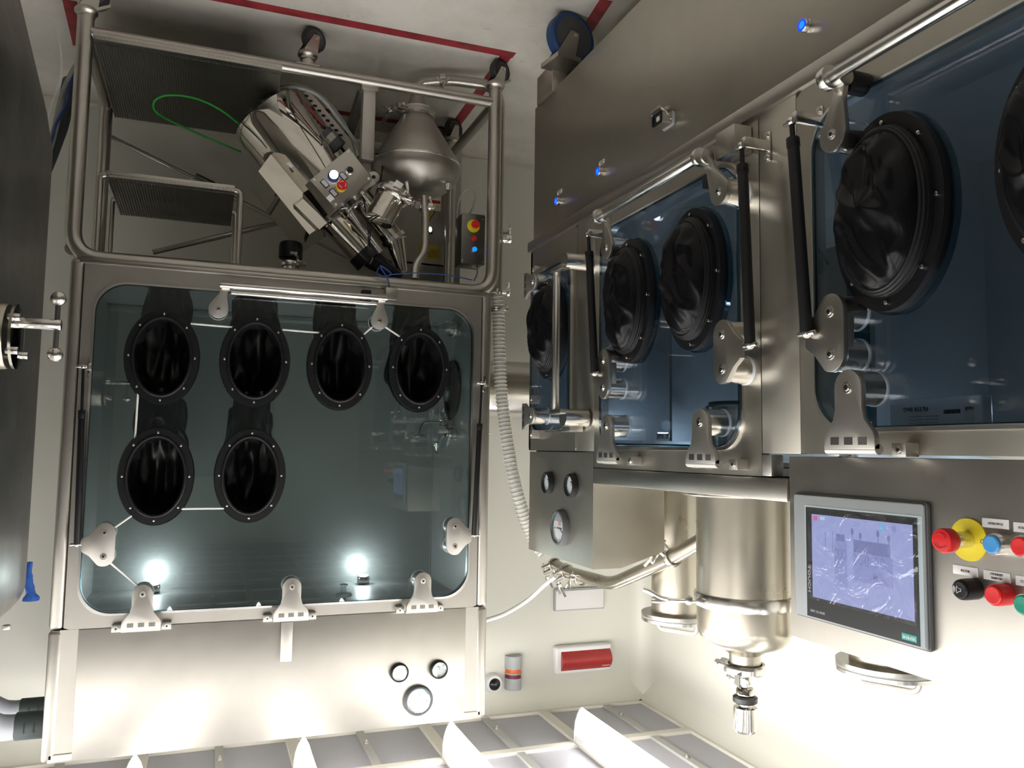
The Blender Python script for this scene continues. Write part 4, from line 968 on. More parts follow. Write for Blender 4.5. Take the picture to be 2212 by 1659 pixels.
# leg and big blue castor
ly = 3.05; lx = XB - .10
p_ = on_x(1160, 200, lx); 
for yy in (on_x(1192, 150, XB - .06).y,):
    wc = on_z(1232, 85, .1); b = MB(); ya_, yb_ = on_x(1193, 140, XB - .035).y, on_x(1160, 170, XB - .035).y; b.box(XB - .17, ya_, .172, XB - .035, yb_, .29, .004); b.build('leg_box', 'steel_brush', B)
yc = on_x(1232, 85, XB - .075).y
rw_ = .10
wc = on_z(1232, 85, .1); wx = wc.x; yc = wc.y
for (xx, yy, yw) in ((wx, yc, radians(-100)), (XB - .70, yc, radians(-100)), (wx, .0, radians(-100))):
    f = MB()
    ax = Vector((cos(yw), sin(yw), 0)); fw_ = Vector((-sin(yw), cos(yw), 0)); c = Vector((xx, yy, rw_)); top = Vector((xx, yy + .075, .20))
    for sg in (-1, 1):
        e = ax * .029 * sg
        pl = [c + e - fw_ * .02 + Vector((0, 0, -.012)), c + e + fw_ * .018 + Vector((0, 0, -.018)), c + e + fw_ * .082 + Vector((0, 0, .09)), c + e + fw_ * .0 + Vector((0, 0, .10))]
        f.loft([pl, [p_ + ax * .004 * sg for p_ in pl]])
    pl = [c + ax * sx + fw_ * sy for sx, sy in ((-.075, -.02), (.045, -.02), (.045, .085), (-.075, .085))]
    f.loft([[p_ + Vector((0, 0, .088)) for p_ in pl], [p_ + Vector((0, 0, .106)) for p_ in pl]])
    fo = f.build('castor', 'steel_brush', B)
    a_ = c - ax * .025
    MB().lathe([(.078, 0), (.092, 0), (.0995, .008), (.0995, .042), (.092, .05), (.078, .05)], a_, ax, seg=56, cap=False).build('tyre', 'tyre_blue', fo)
    MB().lathe([(.004, 0), (.02, -.001), (.022, .004), (.078, .003), (.080, .0), (.080, .05), (.078, .047), (.022, .046), (.02, .051), (.004, .05)], a_, ax, seg=48).build('wheel_hub', 'wheel_grey', fo)
    MB().cyl(a_ - ax * .003, a_ + ax * .053, .021, seg=24).build('hub_cap', 'hub_blue', fo); MB().cyl(a_ - ax * .012, a_ + ax * .062, .008, seg=8).build('axle', 'steel_bright', fo)
    if yy < 1 or xx < XB - .5: MB().box(xx - .03, yy - .06, .208, xx + .13, yy + .06, .285, .003).build('leg_box', 'steel_brush', B)
# paper package standing inside behind the near window
p0, p1_ = on_x(1920, 905, XB - .08), on_x(2120, 905, XB - .08)
t = thing('filter_package', 'white printed filter package behind the right hand window, under the top edge', 'package', (XB - .13, (p0.y + p1_.y) / 2, 1.52))
FP = Matrix.Translation((XB - .08, 0, 0)) @ Matrix.Rotation(pi / 2, 4, 'Z'); zt_ = 1.638; zb_ = on_x(2100, 852, XB - .08).z
MB(FP).box(p1_.y, 0, zb_, p0.y, .03, zt_, .006, 3).build('pack', 'frost', t)
ux = lambda px: on_x(px, 880, XB - .08).y
hz = zt_ - zb_
text('FILTER BAG', FP, ux(1978), zb_ + hz * .30, -.0006, .011, 'ink', t); 
for i_ in range(3):
    for px in (1978, 2012): text('xxxxxxxx xxxxx'.replace('x', '-'), FP, ux(px), zb_ + hz * (.52 + .09 * i_), -.0006, .007, 'ink', t, name='print_line')
o = MB(FP)
for i_ in range(22): 
    xx = ux(2040) - (ux(2040) - ux(2076)) * i_ / 22; o.box(xx, -.0006, zb_ + hz * .36, xx + .0008 + .0007 * (i_ % 3 == 0), .0001, zb_ + hz * .47, 0)
o.build('barcode', 'ink', t)
MB(FP).box(ux(2104), -.0008, zb_ + hz * .36, ux(2082), .0001, zb_ + hz * .68, 0).build('logo_label', 'label_white', t)
text('canli', FP, ux(2095), zb_ + hz * .36, -.001, .010, 'ink', t)
# ------------------------------------------------------------------ polished mill lying under isolator A
YM = 3.50
def V(x, y, Y=YM): return on_y(x, y, Y)
t = thing('inclined_mill', 'mirror polished tilted cylinder machine with a small push button box on its side', 'mill', tuple(V(680, 330)))
def pcyl(nm, a, b, wpx, mat, par, Y=YM, prof=None, bev=.0, seg=48):
    A_, B_ = V(*a, Y), V(*b, Y); r = wpx * (A_ - CAM).dot(FW) / FPX / 2
    if prof:
        L_ = (B_ - A_).length; o = MB().lathe([(q_ * r, h * L_) for q_, h in prof], A_, B_ - A_, seg=seg)
    else: o = MB().cyl(A_, B_, r, bev=bev, seg=seg)
    return o.build(nm, mat, par), r
body, rb = pcyl('motor_housing', (568, 238), (742, 452), 168, 'steel_mirror', t, prof=[(.001, .0), (.80, .0), (.93, .03), (1, .10), (1, .97), (.98, 1), (.001, 1)])
A_, B_ = V(568, 238), V(742, 452); ax_ = (B_ - A_).normalized(); nrm = ax_.cross(Vector((0, -1, 0))).normalized()
def LP(s_, w_, d_): return A_ + ax_ * s_ + nrm * w_ + Vector((0, -1, 0)) * d_     # along the axis, across, towards the camera
sg = 1 if (V(560, 372) - V(640, 330)).dot(nrm) > 0 else -1
fr = [(585, 333), (558, 370), (668, 507), (708, 478), (640, 400)]
bk = [(600, 322), (543, 412), (648, 548), (720, 500), (650, 395)]
MB().loft([[V(*p_, YM - .19) for p_ in fr], [V(*p_, YM + .08) for p_ in bk]]).build('belt_guard', 'steel_mirror', t)
MB().loft([[V(*p_, YM - .185) for p_ in ((652, 425), (632, 440), (690, 502), (712, 482))], [V(*p_, YM - .215) for p_ in ((655, 430), (637, 443), (690, 496), (708, 480))]]).build('guard_cover', 'steel_mirror', t)
# slotted side plate with a cylinder, on the camera side of the housing
o = MB(); pl = [(655, 200), (668, 196), (782, 330), (760, 345)]
o.loft([[V(*p_, YM - .10) for p_ in pl], [V(*p_, YM - .06) for p_ in pl]]); sp = o.build('slotted_plate', 'steel_light', t)
for k in range(9):
    p_ = V(662 + 9.2 * k, 207 + 10.6 * k, YM - .103); MB().box(p_.x - .008, p_.y - .001, p_.z - .004, p_.x + .008, p_.y + .001, p_.z + .004, 0).build('slot', 'black', sp)
o = MB(); o.cyl(V(702, 282, YM - .14), V(735, 318, YM - .14), .026, bev=.002); o.cyl(V(722, 304, YM - .14), V(735, 318, YM - .14), .030); o.build('damper', 'hmi_side', t)
MB().cyl(V(712, 292, YM - .142), V(722, 303, YM - .142), .0275).build('damper_label', 'steel_light', t)
MB().tube([V(638, 202, YM - .16), V(700, 272, YM - .17)], .0035, seg=8).build('red_line', 'red_lamp', t)
# control box
bx = [(753.7, 321), (669, 390), (723, 451), (804, 387)]; bk = [(745, 335), (659, 400), (711, 468), (795, 400)]
o = MB(); o.loft([[V(*p_, YM - .32) for p_ in bx], [V(*p_, YM - .23) for p_ in bk]]); cb = o.build('button_box', 'steel_brush', t)
o.__class__
fa, fb, fc = V(*bx[0], YM - .322), V(*bx[1], YM - .322), V(*bx[3], YM - .322)
ux_ = (fb - fa); uz_ = (fc - fa)                      # local frame of the lid
Xv = (fa - fb).normalized(); Zv = Vector((0, -1, 0)).cross(Xv).normalized()
if Zv.z < 0: Zv = -Zv
Yv = Zv.cross(Xv)
MBX = Matrix(((Xv.x, Yv.x, Zv.x, 0), (Xv.y, Yv.y, Zv.y, YM - .322), (Xv.z, Yv.z, Zv.z, 0), (0, 0, 0, 1)))
MI = MBX.inverted()
def lx_(px, py): p_ = MI @ V(px, py, YM - .322); return p_.x, p_.z
if (MBX.to_3x3() @ Vector((0, 1, 0))).y < 0: MBX = MBX @ Matrix.Diagonal((1, -1, 1, 1))
cor = [lx_(*p_) for p_ in bx]
ccx = sum(p_[0] for p_ in cor) / 4; ccz = sum(p_[1] for p_ in cor) / 4
MB(MBX).prism([(ccx + (p_[0] - ccx) * 1.0, ccz + (p_[1] - ccz) * 1.0) for p_ in cor], -.006, .0, .001).build('box_lid', 'steel_brush', cb)
for p_ in cor: MB(MBX).cyl((ccx + (p_[0] - ccx) * .87, -.006, ccz + (p_[1] - ccz) * .87), (ccx + (p_[0] - ccx) * .87, -.0085, ccz + (p_[1] - ccz) * .87), .0055, seg=14).build('lid_screw', 'steel_bright', cb)
MX = MBX @ Matrix.Translation((0, -.006, 0))
x, z = lx_(719, 382); o = MB(MX).lathe([(.021, 0), (.021, .012), (.016, .02)], (x, 0, z), (0, -1, 0), seg=28).build('white_lamp', 'cable_blue', cb)
MB(MX).lathe([(.0165, .016), (.0165, .026), (.001, .030)], (x, 0, z), (0, -1, 0), seg=24).build('lens', 'led_white', o)
x, z = lx_(736, 406); o = MB(MX).cyl((x, 0, z), (x, -.020, z), .020, bev=.002).build('emergency_stop', 'yellow', cb)
MB(MX).lathe([(.014, .018), (.0195, .026), (.021, .036), (.019, .041), (.001, .042)], (x, 0, z), (0, -1, 0), seg=32).build('mushroom_head', 'red', o)
k_ = MB(MX)
for a0 in (20, 140, 260): k_.tube([(x + .0125 * cos(radians(a0 + 8 * j)), -.0425, z + .0125 * sin(radians(a0 + 8 * j))) for j in range(10)], .0011, seg=6)
k_.build('arrow_mark', 'label_white', o)
x, z = lx_(754, 371); o = MB(MX).lathe([(.018, 0), (.018, .006), (.013, .012), (.013, .02), (.001, .02)], (x, 0, z), (0, -1, 0), seg=28).build('key_switch', 'steel_bright', cb); MB(MX).lathe([(.0125, .0), (.0125, .0215), (.006, .024), (.001, .024)], (x, 0, z), (0, -1, 0), seg=24).build('key_core', 'black_gloss', o)
for (px, py) in ((701, 398), (741, 382), (720, 418)):
    x, z = lx_(px, py); o = MB(MX).prism(rrect(x - .011, z - .017, x + .011, z + .017, .002), -.004, 0, .001).build('button_label', 'black', cb); MB(MX).prism(rrect(x - .008, z - .014, x + .008, z + .014, .001), -.0046, -.004).build('label_insert', 'plastic_grey', o)
x, z = lx_(713, 429); MB(MX).prism(rrect(x - .012, z - .012, x + .012, z + .012, .001), -.0006, 0).build('sticker', 'label_white', cb)
p_ = V(626, 356, YM - .168); MB().loft([[V(a_, b_, YM - .172) for a_, b_ in ((618, 354), (623, 349), (634, 358), (629, 364))], [V(a_, b_, YM - .168) for a_, b_ in ((618, 354), (623, 349), (634, 358), (629, 364))]]).build('sticker', 'label_white', t)
# lifting eye
p_ = V(807, 383, YM - .28); o = MB(); o.prism([(p_.x + .024 * cos(a_ * pi / 12) - .0, p_.z + .024 * sin(a_ * pi / 12)) for a_ in range(24)], p_.y - .004, p_.y + .004, .001); q_ = V(786, 402, YM - .28)
o.loft([[V(796, 372, YM - .284), V(812, 396, YM - .284), V(788, 412, YM - .284), V(775, 398, YM - .284)], [V(796, 372, YM - .276), V(812, 396, YM - .276), V(788, 412, YM - .276), V(775, 398, YM - .276)]])
o.build('lifting_eye', 'steel_light', t); MB().cyl((p_.x, p_.y - .0045, p_.z), (p_.x, p_.y + .0045, p_.z), .008, seg=16).build('eye_hole', 'black', t)
# parallel polished tubes
T1, r1 = pcyl('product_tube', (716, 470), (800, 562), 66, 'steel_mirror', t, YM - .10)
T2, r2 = pcyl('product_tube', (776, 428), (852, 522), 54, 'steel_mirror', t, YM - .06)
T3, r3 = pcyl('guide_tube', (742, 440), (822, 545), 14, 'steel_bright', t, YM - .16)
o, _ = pcyl('outlet_cone', (850, 518), (869, 588), 52, 'steel_mirror', t, YM - .06, prof=[(1.05, 0), (1.05, .04), (.9, .05), (.45, 1)])
o, _ = pcyl('black_sleeve', (796, 556), (866, 600), 44, 'black_gloss', t, YM - .09, prof=[(.95, 0), (.95, .2), (.5, 1)])
o, _ = pcyl('tube_flange', (846, 514), (851, 521), 62, 'steel_bright', t, YM - .06)
o, _ = pcyl('tube_flange', (712, 466), (719, 474), 74, 'steel_bright', t, YM - .10); o, _ = pcyl('tube_flange', (770, 422), (777, 430), 66, 'steel_bright', t, YM - .06)
o, _ = pcyl('black_clamp', (782, 542), (800, 562), 72, 'black_gloss', t, YM - .10)
p_ = V(790, 552, YM - .15); MB().box(p_.x - .018, p_.y - .012, p_.z - .010, p_.x + .018, p_.y + .0, p_.z + .010, .002).build('clamp_label', 'plastic_grey', t)
clamp(t, V(812, 548, YM - .10), ax_, .02, (0, -1, 0), 1.0, name='small_clamp'); clamp(t, V(768, 444, YM - .14), ax_, .022, (0, -1, .3), 1.0, name='small_clamp'); clamp(t, V(702, 484, YM - .1), ax_, .02, (-1, -1, 0), .9, name='small_clamp')
p_ = V(757, 500, YM - .163); MB().tube([V(742, 478, YM - .161), V(762, 505, YM - .161)], .0045, seg=4).build('yellow_sticker', 'yellow_dull', t)
# leaning filter can with clamp band
T4, r4 = pcyl('filter_can', (855, 408), (818, 476), 62, 'steel_mirror', t, YM - .28, prof=[(.001, 0), (.98, 0), (1, .02), (1, 1), (.001, 1)])
A4, B4 = V(855, 408, YM - .28), V(818, 476, YM - .28); clamp(t, A4 + (B4 - A4) * .2, B4 - A4, r4, (-1, -.7, 0), 1.5, name='clamp_band')
p_ = V(863, 400, YM - .13); MB().loft([[V(a_, b_, YM - .36) for a_, b_ in ((857, 388), (872, 398), (866, 408), (848, 400))], [V(a_, b_, YM - .357) for a_, b_ in ((857, 388), (872, 398), (866, 408), (848, 400))]]).build('paper_tag', 'label_white', t)
# support post and foot of the mill
o = MB(); p1_, p2_ = V(797, 190, yf + .03), V(791, 348, yf + .03)
o.box(p1_.x - .026, p1_.y - .02, p1_.z + .0, p1_.x + .026, p1_.y + .03, p2_.z, .004); o.box(p1_.x - .034, p1_.y - .03, p1_.z - .002, p1_.x + .034, p1_.y + .04, p1_.z + .022, .004); o.build('support_post', 'steel_light', t)
o = MB(); o.tube([V(783, 200, yf + .06), V(735, 345, yf + .40)], .024, seg=4); o.build('cross_beam', 'steel_dark', t)
# white cables looping from behind
def cable(nm, pts, r, mat, label=None, cat='cable', par=None, Ys=None, grp=None):
    pp = smoothpath([on_y(*q_) for q_ in pts]); o = MB().tube(pp, r, seg=10).build(nm, mat, par)
    if label: tag(o, label, cat, grp)
    return o
cable('white_cable', [(608, 190, YM + .05), (640, 188, YM - .2), (690, 208, YM - .22), (735, 262, YM - .2), (770, 310, YM - .2), (785, 350, YM - .2)], .0075, 'cable_grey', par=t)
cable('white_cable', [(605, 184, YM + .05), (645, 183, YM - .18), (700, 212, YM - .2), (745, 268, YM - .18), (765, 320, YM - .18), (768, 340, YM - .2)], .0055, 'cable_grey', par=t)
cable('thin_line', [(640, 192, YM - .2), (665, 240, YM - .22), (700, 300, YM - .24), (721, 342, YM - .25)], .004, 'steel_dark', par=t)
cable('black_cable', [(790, 345, YM - .25), (812, 332, YM - .2), (826, 345, YM - .2), (822, 390, YM - .24), (806, 440, YM - .24), (800, 500, YM - .22), (798, 535, YM - .2)], .003, 'black', par=t)
cable('black_cable', [(786, 436, YM - .2), (794, 480, YM - .22), (796, 530, YM - .2)], .0025, 'black', par=t)
cable('green_cable', [(540, 288, YM - .0), (480, 240, YM - .1), (420, 212, YM - .16), (360, 206, YM - .18), (332, 222, YM - .16), (345, 248, YM - .1), (420, 285, YM), (520, 328, YM + .08)], .0042, 'cable_green', 'thin green cable looping over the lower step beside the mill')
cable('blue_cable', [(818, 578, yf - .03), (815, 590, yf - .04), (830, 597, yf - .05), (845, 592, yf - .05), (835, 582, yf - .05), (822, 574, yf - .05), (826, 584, YA - .02), (836, 600, YA - .025), (842, 622, YA - .03)], .0028, 'cable_blue', 'thin blue cable knotted at the frame rail above the latch bar')
cable('blue_cable', [(845, 593, yf - .045), (900, 590, yf - .035), (965, 594, yf - .02), (1020, 605, yf + .0)], .0022, 'cable_blue', 'thin blue cable trailing along the top rail to the small emergency box')
# ------------------------------------------------------------------ cone hopper
YH = 3.37
t = thing('cone_hopper', 'brushed steel cone shaped hopper with rounded shoulder behind the frame post', 'hopper', tuple(on_y(898, 300, YH)))
hc = on_y(901, 300, YH); sc_ = (hc - CAM).dot(FW) / FPX
zh = lambda y_: on_y(900, y_, YH).z
hx = on_y(898, 372, YH).x
prof = [(12, 200), (14, 206), (26, 240), (30, 243), (37, 262), (92, 350), (95, 358), (95.5, 372), (93, 380), (84, 396), (64, 412), (36, 422), (14, 427), (9, 430)]
MB().lathe([(a_ * sc_, zh(b_) - zh(200)) for a_, b_ in prof], (hx, YH, zh(200)), seg=64).build('cone_body', 'steel_panel', t)
MB().lathe([(94.5 * sc_, 0), (96.8 * sc_, .002), (96.8 * sc_, .008), (95 * sc_, .010)], (hx, YH, zh(357)), seg=64, cap=False).build('weld_band', 'steel_bright', t)
clamp(t, (hx, YH, zh(246)), (0, 0, 1), 31 * sc_, (.95, -.4, 0), 2.0, name='hopper_clamp')
MB().lathe([(30 * sc_, 0), (38 * sc_, .003), (38 * sc_, .02), (34 * sc_, .026)], (hx, YH, zh(240)), seg=48).build('clamp_ring', 'steel_light', t)
MB().cyl((hx - .12, YH - .10, zh(405)), (hx - .12, YH - .10, zh(419)), .012).build('dome_stud', 'steel_bright', t)
# pipe out of the dome
pp = [on_y(916, 425, YH - .10), on_y(919, 470, YH - .12), on_y(918, 545, YH - .16), on_y(897, 572, YH - .18), on_y(896, 604, YH - .20)]
t = thing('riser_pipe', 'steel pipe with an s-bend rising from the cone hopper to the glovebox', 'pipe', tuple(pp[0]))
MB().tube(pp, 15 * sc_ / 2 * 1.05, seg=24, fil=.06).build('pipe', 'steel_brush', t)
clamp(t, pp[0] + Vector((0, 0, .05)), (0, 0, 1), .017, (-.9, -.4, 0), 1.2); clamp(t, on_y(885, 435, YH - .1), (.7, 0, .7), .017, (.9, -.4, 0), 1.1, name='side_clamp')
# apex pipe, elbow and vertical riser outside the frame
rp = .0235
a0 = Vector((hx, YH, zh(202)))
pts = [a0, on_y(903, 176, YH - .0), on_y(1040, 170, YH - .12), on_y(1085, 186, YA + .08), on_y(1085, 215, YA + .08), on_y(1075, 632, YA + .08)]
xr_ = on_y(1078, 400, YA + .09).x
pts = [a0 + Vector((0, 0, .02)), Vector((hx, YH, .075)), Vector((hx - .12, YH - .04, .055)), Vector((xr_ + .04, YA + .13, .075)), Vector((xr_, YA + .1, .14)), Vector((xr_, YA + .1, on_y(1075, 632, YA + .1).z))]
t = thing('transfer_pipe', 'bent steel pipe from the hopper tip round the frame foot and up its outer post', 'pipe', (xr_, YA + .1, .06))
MB().tube(pts, rp, seg=24, fil=.09).build('pipe', 'steel_brush', t)
clamp(t, Vector((hx - .10, YH - .035, .058)), (1, .2, 0), rp, (0, -.2, 1), 1.2); clamp(t, Vector((xr_, YA + .1, on_y(1085, 520, YA + .1).z)), (0, 0, 1), rp, (-1, -.3, 0), 1.4); clamp(t, Vector((xr_, YA + .1, on_y(1085, 505, YA + .1).z)), (0, 0, 1), rp, (-1, -.1, 0), 1.0, name='black_ring'); clamp(t, Vector((xr_, YA + .1, on_y(1075, 632, YA + .1).z)), (0, 0, 1), rp, (-1, -.3, 0), 1.3)
# ribbed clear hose
ec = on_x(1197, 1222, XB - .33)
hp = [Vector((xr_, YA + .1, on_y(1075, 634, YA + .1).z)), on_y(1076, 680, YA + .1), on_y(1078, 760, YA + .08), on_y(1084, 860, YA + .05), on_y(1097, 960, YA + .0), on_y(1116, 1060, YA - .04), on_y(1145, 1150, YA - .04), on_y(1175, 1197, YA - .08)]
hp = smoothpath(hp, 8)
t = thing('ribbed_hose', 'clear ribbed flexible hose hanging between the two glovebox machines', 'hose', tuple(hp[0]))
# arc-length resample for the ribs
L_ = [0]
for i in range(1, len(hp)): L_.append(L_[-1] + (hp[i] - hp[i - 1]).length)
def atl(s_):
    for i in range(1, len(hp)):
        if L_[i] >= s_: f_ = (s_ - L_[i - 1]) / max(1e-9, L_[i] - L_[i - 1]); return hp[i - 1].lerp(hp[i], f_)
    return hp[-1]
N = int(L_[-1] / .0042); RP = [atl(L_[-1] * i / N) for i in range(N + 1)]
MB().tube(RP, .02, seg=20, rf=lambda f_: .0235 + .0035 * max(0, cos(f_ * N * .0042 / .0168 * 2 * pi)), caps=False).build('hose_wall', 'clear_hose', t, ang=80)
o = MB(); 
for i in range(int(L_[-1] / .0168)):
    s_ = i * .0168; c_ = atl(s_); d_ = (atl(min(L_[-1], s_ + .004)) - atl(max(0, s_ - .004))).normalized(); o.ring(c_, d_, .0262, .0016, seg=24, s2=6)
o.build('hose_rib', 'wall_strip', t)
clamp(t, hp[0] - Vector((0, 0, -.07)), (0, 0, 1), .025, (-1, -.2, 0), .8)
# hose end fitting and the pipe climbing to the big vessel
xv = XB - .345; vc = on_x(1608, 1300, xv); 
pp = [on_x(1195, 1218, xv - .0), on_x(1228, 1236, xv), on_x(1322, 1262, xv), on_x(1452, 1205, xv), on_x(1530, 1160, xv)]
pp = [Vector((xv, p_.y, p_.z)) for p_ in pp]
t = thing('feed_pipe', 'polished steel pipe with an elbow joining the ribbed hose to the big domed vessel', 'pipe', tuple(pp[2]))
MB().tube(pp, .0255, seg=28, fil=.07).build('pipe', 'steel_vessel', t)
d_ = (pp[1] - pp[0]).normalized(); d2 = (pp[3] - pp[2]).normalized()
clamp(t, pp[0] + d_ * .02, d_, .027, (1, 0, .4), 1.4); clamp(t, pp[0] + d_ * .15, d_, .027, (1, .3, .4), 1.5); clamp(t, pp[0] + d_ * .29, d_, .026, (1, 0, -.3), .9, name='pipe_ring')
clamp(t, pp[3], d2, .027, (.8, 0, -.9), 1.4)
MB().lathe([(.034, 0), (.034, .012), (.027, .014)], pp[0] + d_ * .135, d_, seg=32).build('flange', 'steel_bright', t)
cable('white_tube', [(1049, 1340, YA + .05), (1090, 1326, YA + .06), (1140, 1296, YA + .05), (1178, 1262, YA + .0), (1200, 1246, YA - .05)], .0085, 'white_cable', 'white plastic tube curving from the wide glovebox side to the hose fitting', 'tube')
# small bolt and connector sticking out from the side of isolator A
p_ = on_y(1058, 936, YA + .2); t = thing('side_nipple', 'small steel nipple with thin rod on the side wall of the wide glovebox', 'fitting', (AX0, YA + .2, p_.z))
MB().cyl((AX0, YA + .2, p_.z), (AX0 - .03, YA + .2, p_.z), .009, seg=12, bev=.001).build('nut', 'steel_bright', t); MB().cyl((AX0 - .03, YA + .2, p_.z), (AX0 - .07, YA + .2, p_.z), .003, seg=10).build('rod', 'steel_bright', t)
# ------------------------------------------------------------------ vessels standing on isolator B
VX = xv; vy = vc.y
def zpx(px, py): return on_x(px, py, VX).z
dm = (Vector((VX, vy, 2)) - CAM).dot(FW) / FPX
rv = 101 * dm
zf0, zfl, ztop = 1.81, on_x(1610, 1308, VX - 0).z, on_x(1612, 1424, VX).z
# measure heights on the vessel's near side
near = (Vector((VX, vy, 0)) - Vector((0, 0, 0))).normalized(); nx = VX - near.x * rv; ny = vy - near.y * rv
def zn(py): 
    d = ray(1608, py); s_ = math.hypot(nx, ny) / math.hypot(d.x, d.y); return CAMH + d.z * s_
zfl = zn(1312); zd0 = zn(1372); ztop = on_x(1612, 1415, VX).z
t = thing('domed_vessel', 'big steel vessel with clamp band and domed lid standing on the long glovebox', 'vessel', (VX, vy, 1.78))
MB().lathe([(rv * 1.0, 0), (rv, zfl - .012 - 1.80)], (VX, vy, 1.80), seg=72).build('lower_shell', 'steel_vessel', t)
MB().lathe([(rv * 1.32, 0), (rv * 1.34, .004), (rv * 1.34, .018), (rv * 1.30, .022)], (VX, vy, 1.780), seg=72).build('base_flange', 'steel_bright', t)
o = MB(); dome = [(rv * .995, zfl + .012 - zfl)] + [(rv * .995, zd0 - zfl)] + [(rv * (.55 + .445 * cos(a_ * pi / 20)), zd0 - zfl + (ztop - zd0) * .72 * sin(a_ * pi / 20)) for a_ in range(1, 11)] + [(rv * .3, (ztop - zfl)), (.001, ztop - zfl + .004)]
o.lathe(dome, (VX, vy, zfl), seg=72); o.build('domed_lid', 'steel_vessel', t)
bd = MB().lathe([(rv * 1.0, -.016), (rv * 1.045, -.018), (rv * 1.06, -.012), (rv * 1.06, .012), (rv * 1.045, .018), (rv, .016)], (VX, vy, zfl), seg=72, cap=False).build('clamp_band', 'steel_bright', t)
sd = (Vector((VX, vy, 0)) * -1).normalized(); lf = Vector((-sd.y, sd.x, 0)); lf = lf if lf.y > 0 else -lf
pb_ = Vector((VX, vy, zfl)) + (sd * .55 + lf * .85).normalized() * rv * 1.07
o = MB(); o.cyl(pb_ - lf * .05 + Vector((0, 0, 0)), pb_ + lf * .09 + sd * .02, .006, seg=12)
for k in (-.03, .0, .03): o.cyl(pb_ + lf * k - sd * .012, pb_ + lf * k + sd * .02, .011, seg=12, bev=.001)
hb = o.build('band_bolt', 'steel_bright', t)
w = pb_ + lf * .08 + sd * .015
o = MB(); o.tube([w, w + lf * .03 + Vector((0, 0, -.004)), w + lf * .065 + Vector((0, 0, -.022)), w + lf * .08 + Vector((0, 0, -.026))], .0075, seg=10, fil=.02); o.tube([w, w + lf * .03 + Vector((0, 0, .006)), w + lf * .055 + Vector((0, 0, .006))], .0065, seg=10, fil=.02); o.build('band_lever', 'steel_bright', hb)
# top nozzle
zt0 = ztop; zp = lambda py: on_x(1620, py, VX).z
MB().cyl((VX, vy, ztop - .01), (VX, vy, zp(1440)), 33 * dm, seg=48).build('lid_nozzle', 'steel_vessel', t)
clamp(t, (VX, vy, zp(1447)), (0, 0, 1), 36 * dm, (.3, 1, 0), 1.5, name='nozzle_clamp')
MB().lathe([(44 * dm, -.008), (44 * dm, .006), (20 * dm, .010)], (VX, vy, zp(1450)), seg=48).build('nozzle_plate', 'steel_bright', t)
v2 = thing('relief_valve', 'polished steel valve with blue-black ring on top of the big domed vessel', 'valve', (VX, vy, zp(1453)))
zz_ = [zp(1453), zp(1490), zp(1492), zp(1506), zp(1510), zp(1522), zp(1530), zp(1586)]
MB().lathe([(9 * dm, 0), (9 * dm, zz_[1] - zz_[0])], (VX, vy, zz_[0]), seg=24).build('stem', 'steel_mirror', v2)
clamp(v2, (VX, vy, zp(1472)), (0, 0, 1), 13 * dm, (.4, 1, 0), 1.3)
MB().lathe([(17 * dm, 0), (19 * dm, .004), (19 * dm, zz_[3] - zz_[2])], (VX, vy, zz_[1]), seg=40).build('collar', 'steel_mirror', v2)
MB().lathe([(20 * dm, 0), (26 * dm, .005), (26 * dm, .018), (22 * dm, .022)], (VX, vy, zz_[3]), seg=40).build('dark_ring', 'hmi_black', v2)
MB().lathe([(14 * dm, 0), (14 * dm, .012), (24.5 * dm, .013), (24.5 * dm, zz_[7] - zz_[5] - .008), (20 * dm, zz_[7] - zz_[5])], (VX, vy, zz_[5]), seg=48).build('bell', 'steel_mirror', v2)
p_ = on_x(1597, 1472, VX + .06); MB().loft([[p_ + Vector((.0, a_, b_)) for a_, b_ in ((.0, -.018), (.022, -.012), (.024, .012), (.0, .018))], [p_ + Vector((-.004, a_, b_)) for a_, b_ in ((.0, -.018), (.022, -.012), (.024, .012), (.0, .018))]]).build('name_tag', 'steel_dark', v2)
# two slimmer housings with a flanged lid and hoop handle
def housing(cx_, cy_, r_, rf, z0, zl_, label, yaw):
    t = thing('filter_housing', label, 'filter housing', (cx_, cy_, z0), 'slim filter housings on the long glovebox')
    MB().lathe([(r_, 0), (r_, zl_ - z0)], (cx_, cy_, z0), seg=56).build('shell', 'steel_vessel', t)
    MB().lathe([(r_ * 1.25, 0), (r_ * 1.25, .014)], (cx_, cy_, z0 - .002), seg=48).build('base_flange', 'steel_bright', t)
    MB().lathe([(rf, 0), (rf, .012)], (cx_, cy_, zl_), seg=64).build('flange', 'steel_brush', t); MB().lathe([(rf * .985, .0), (rf * .985, .006)], (cx_, cy_, zl_ + .012), seg=64).build('gasket', 'plastic_grey', t)
    ld_ = MB().lathe([(rf, 0), (rf, .010), (.001, .013)], (cx_, cy_, zl_ + .018), seg=64).build('lid', 'steel_bright', t)
    u_ = Vector((cos(yaw), sin(yaw), 0)); c_ = Vector((cx_, cy_, zl_ + .028)); MB().tube([c_ - u_ * .08, c_ - u_ * .075 + Vector((0, 0, .042)), c_ + u_ * .075 + Vector((0, 0, .042)), c_ + u_ * .08], .008, seg=14, fil=.025).build('handle', 'steel_light', ld_)
    MB().cyl(c_, c_ + Vector((0, 0, .018)), .012, bev=.003).build('centre_nut', 'steel_bright', ld_)
    return t
hx_ = XB - .50
sp_ = on_x(1463, 1330, hx_); dd_ = (Vector((hx_, sp_.y, 2)) - CAM).dot(FW) / FPX
c1 = housing(hx_, sp_.y, 55 * dd_, 76 * dd_, 1.73, on_x(1463, 1322, hx_).z, 'slim steel housing with flanged lid and hoop handle, left behind the big domed vessel', 1.0)
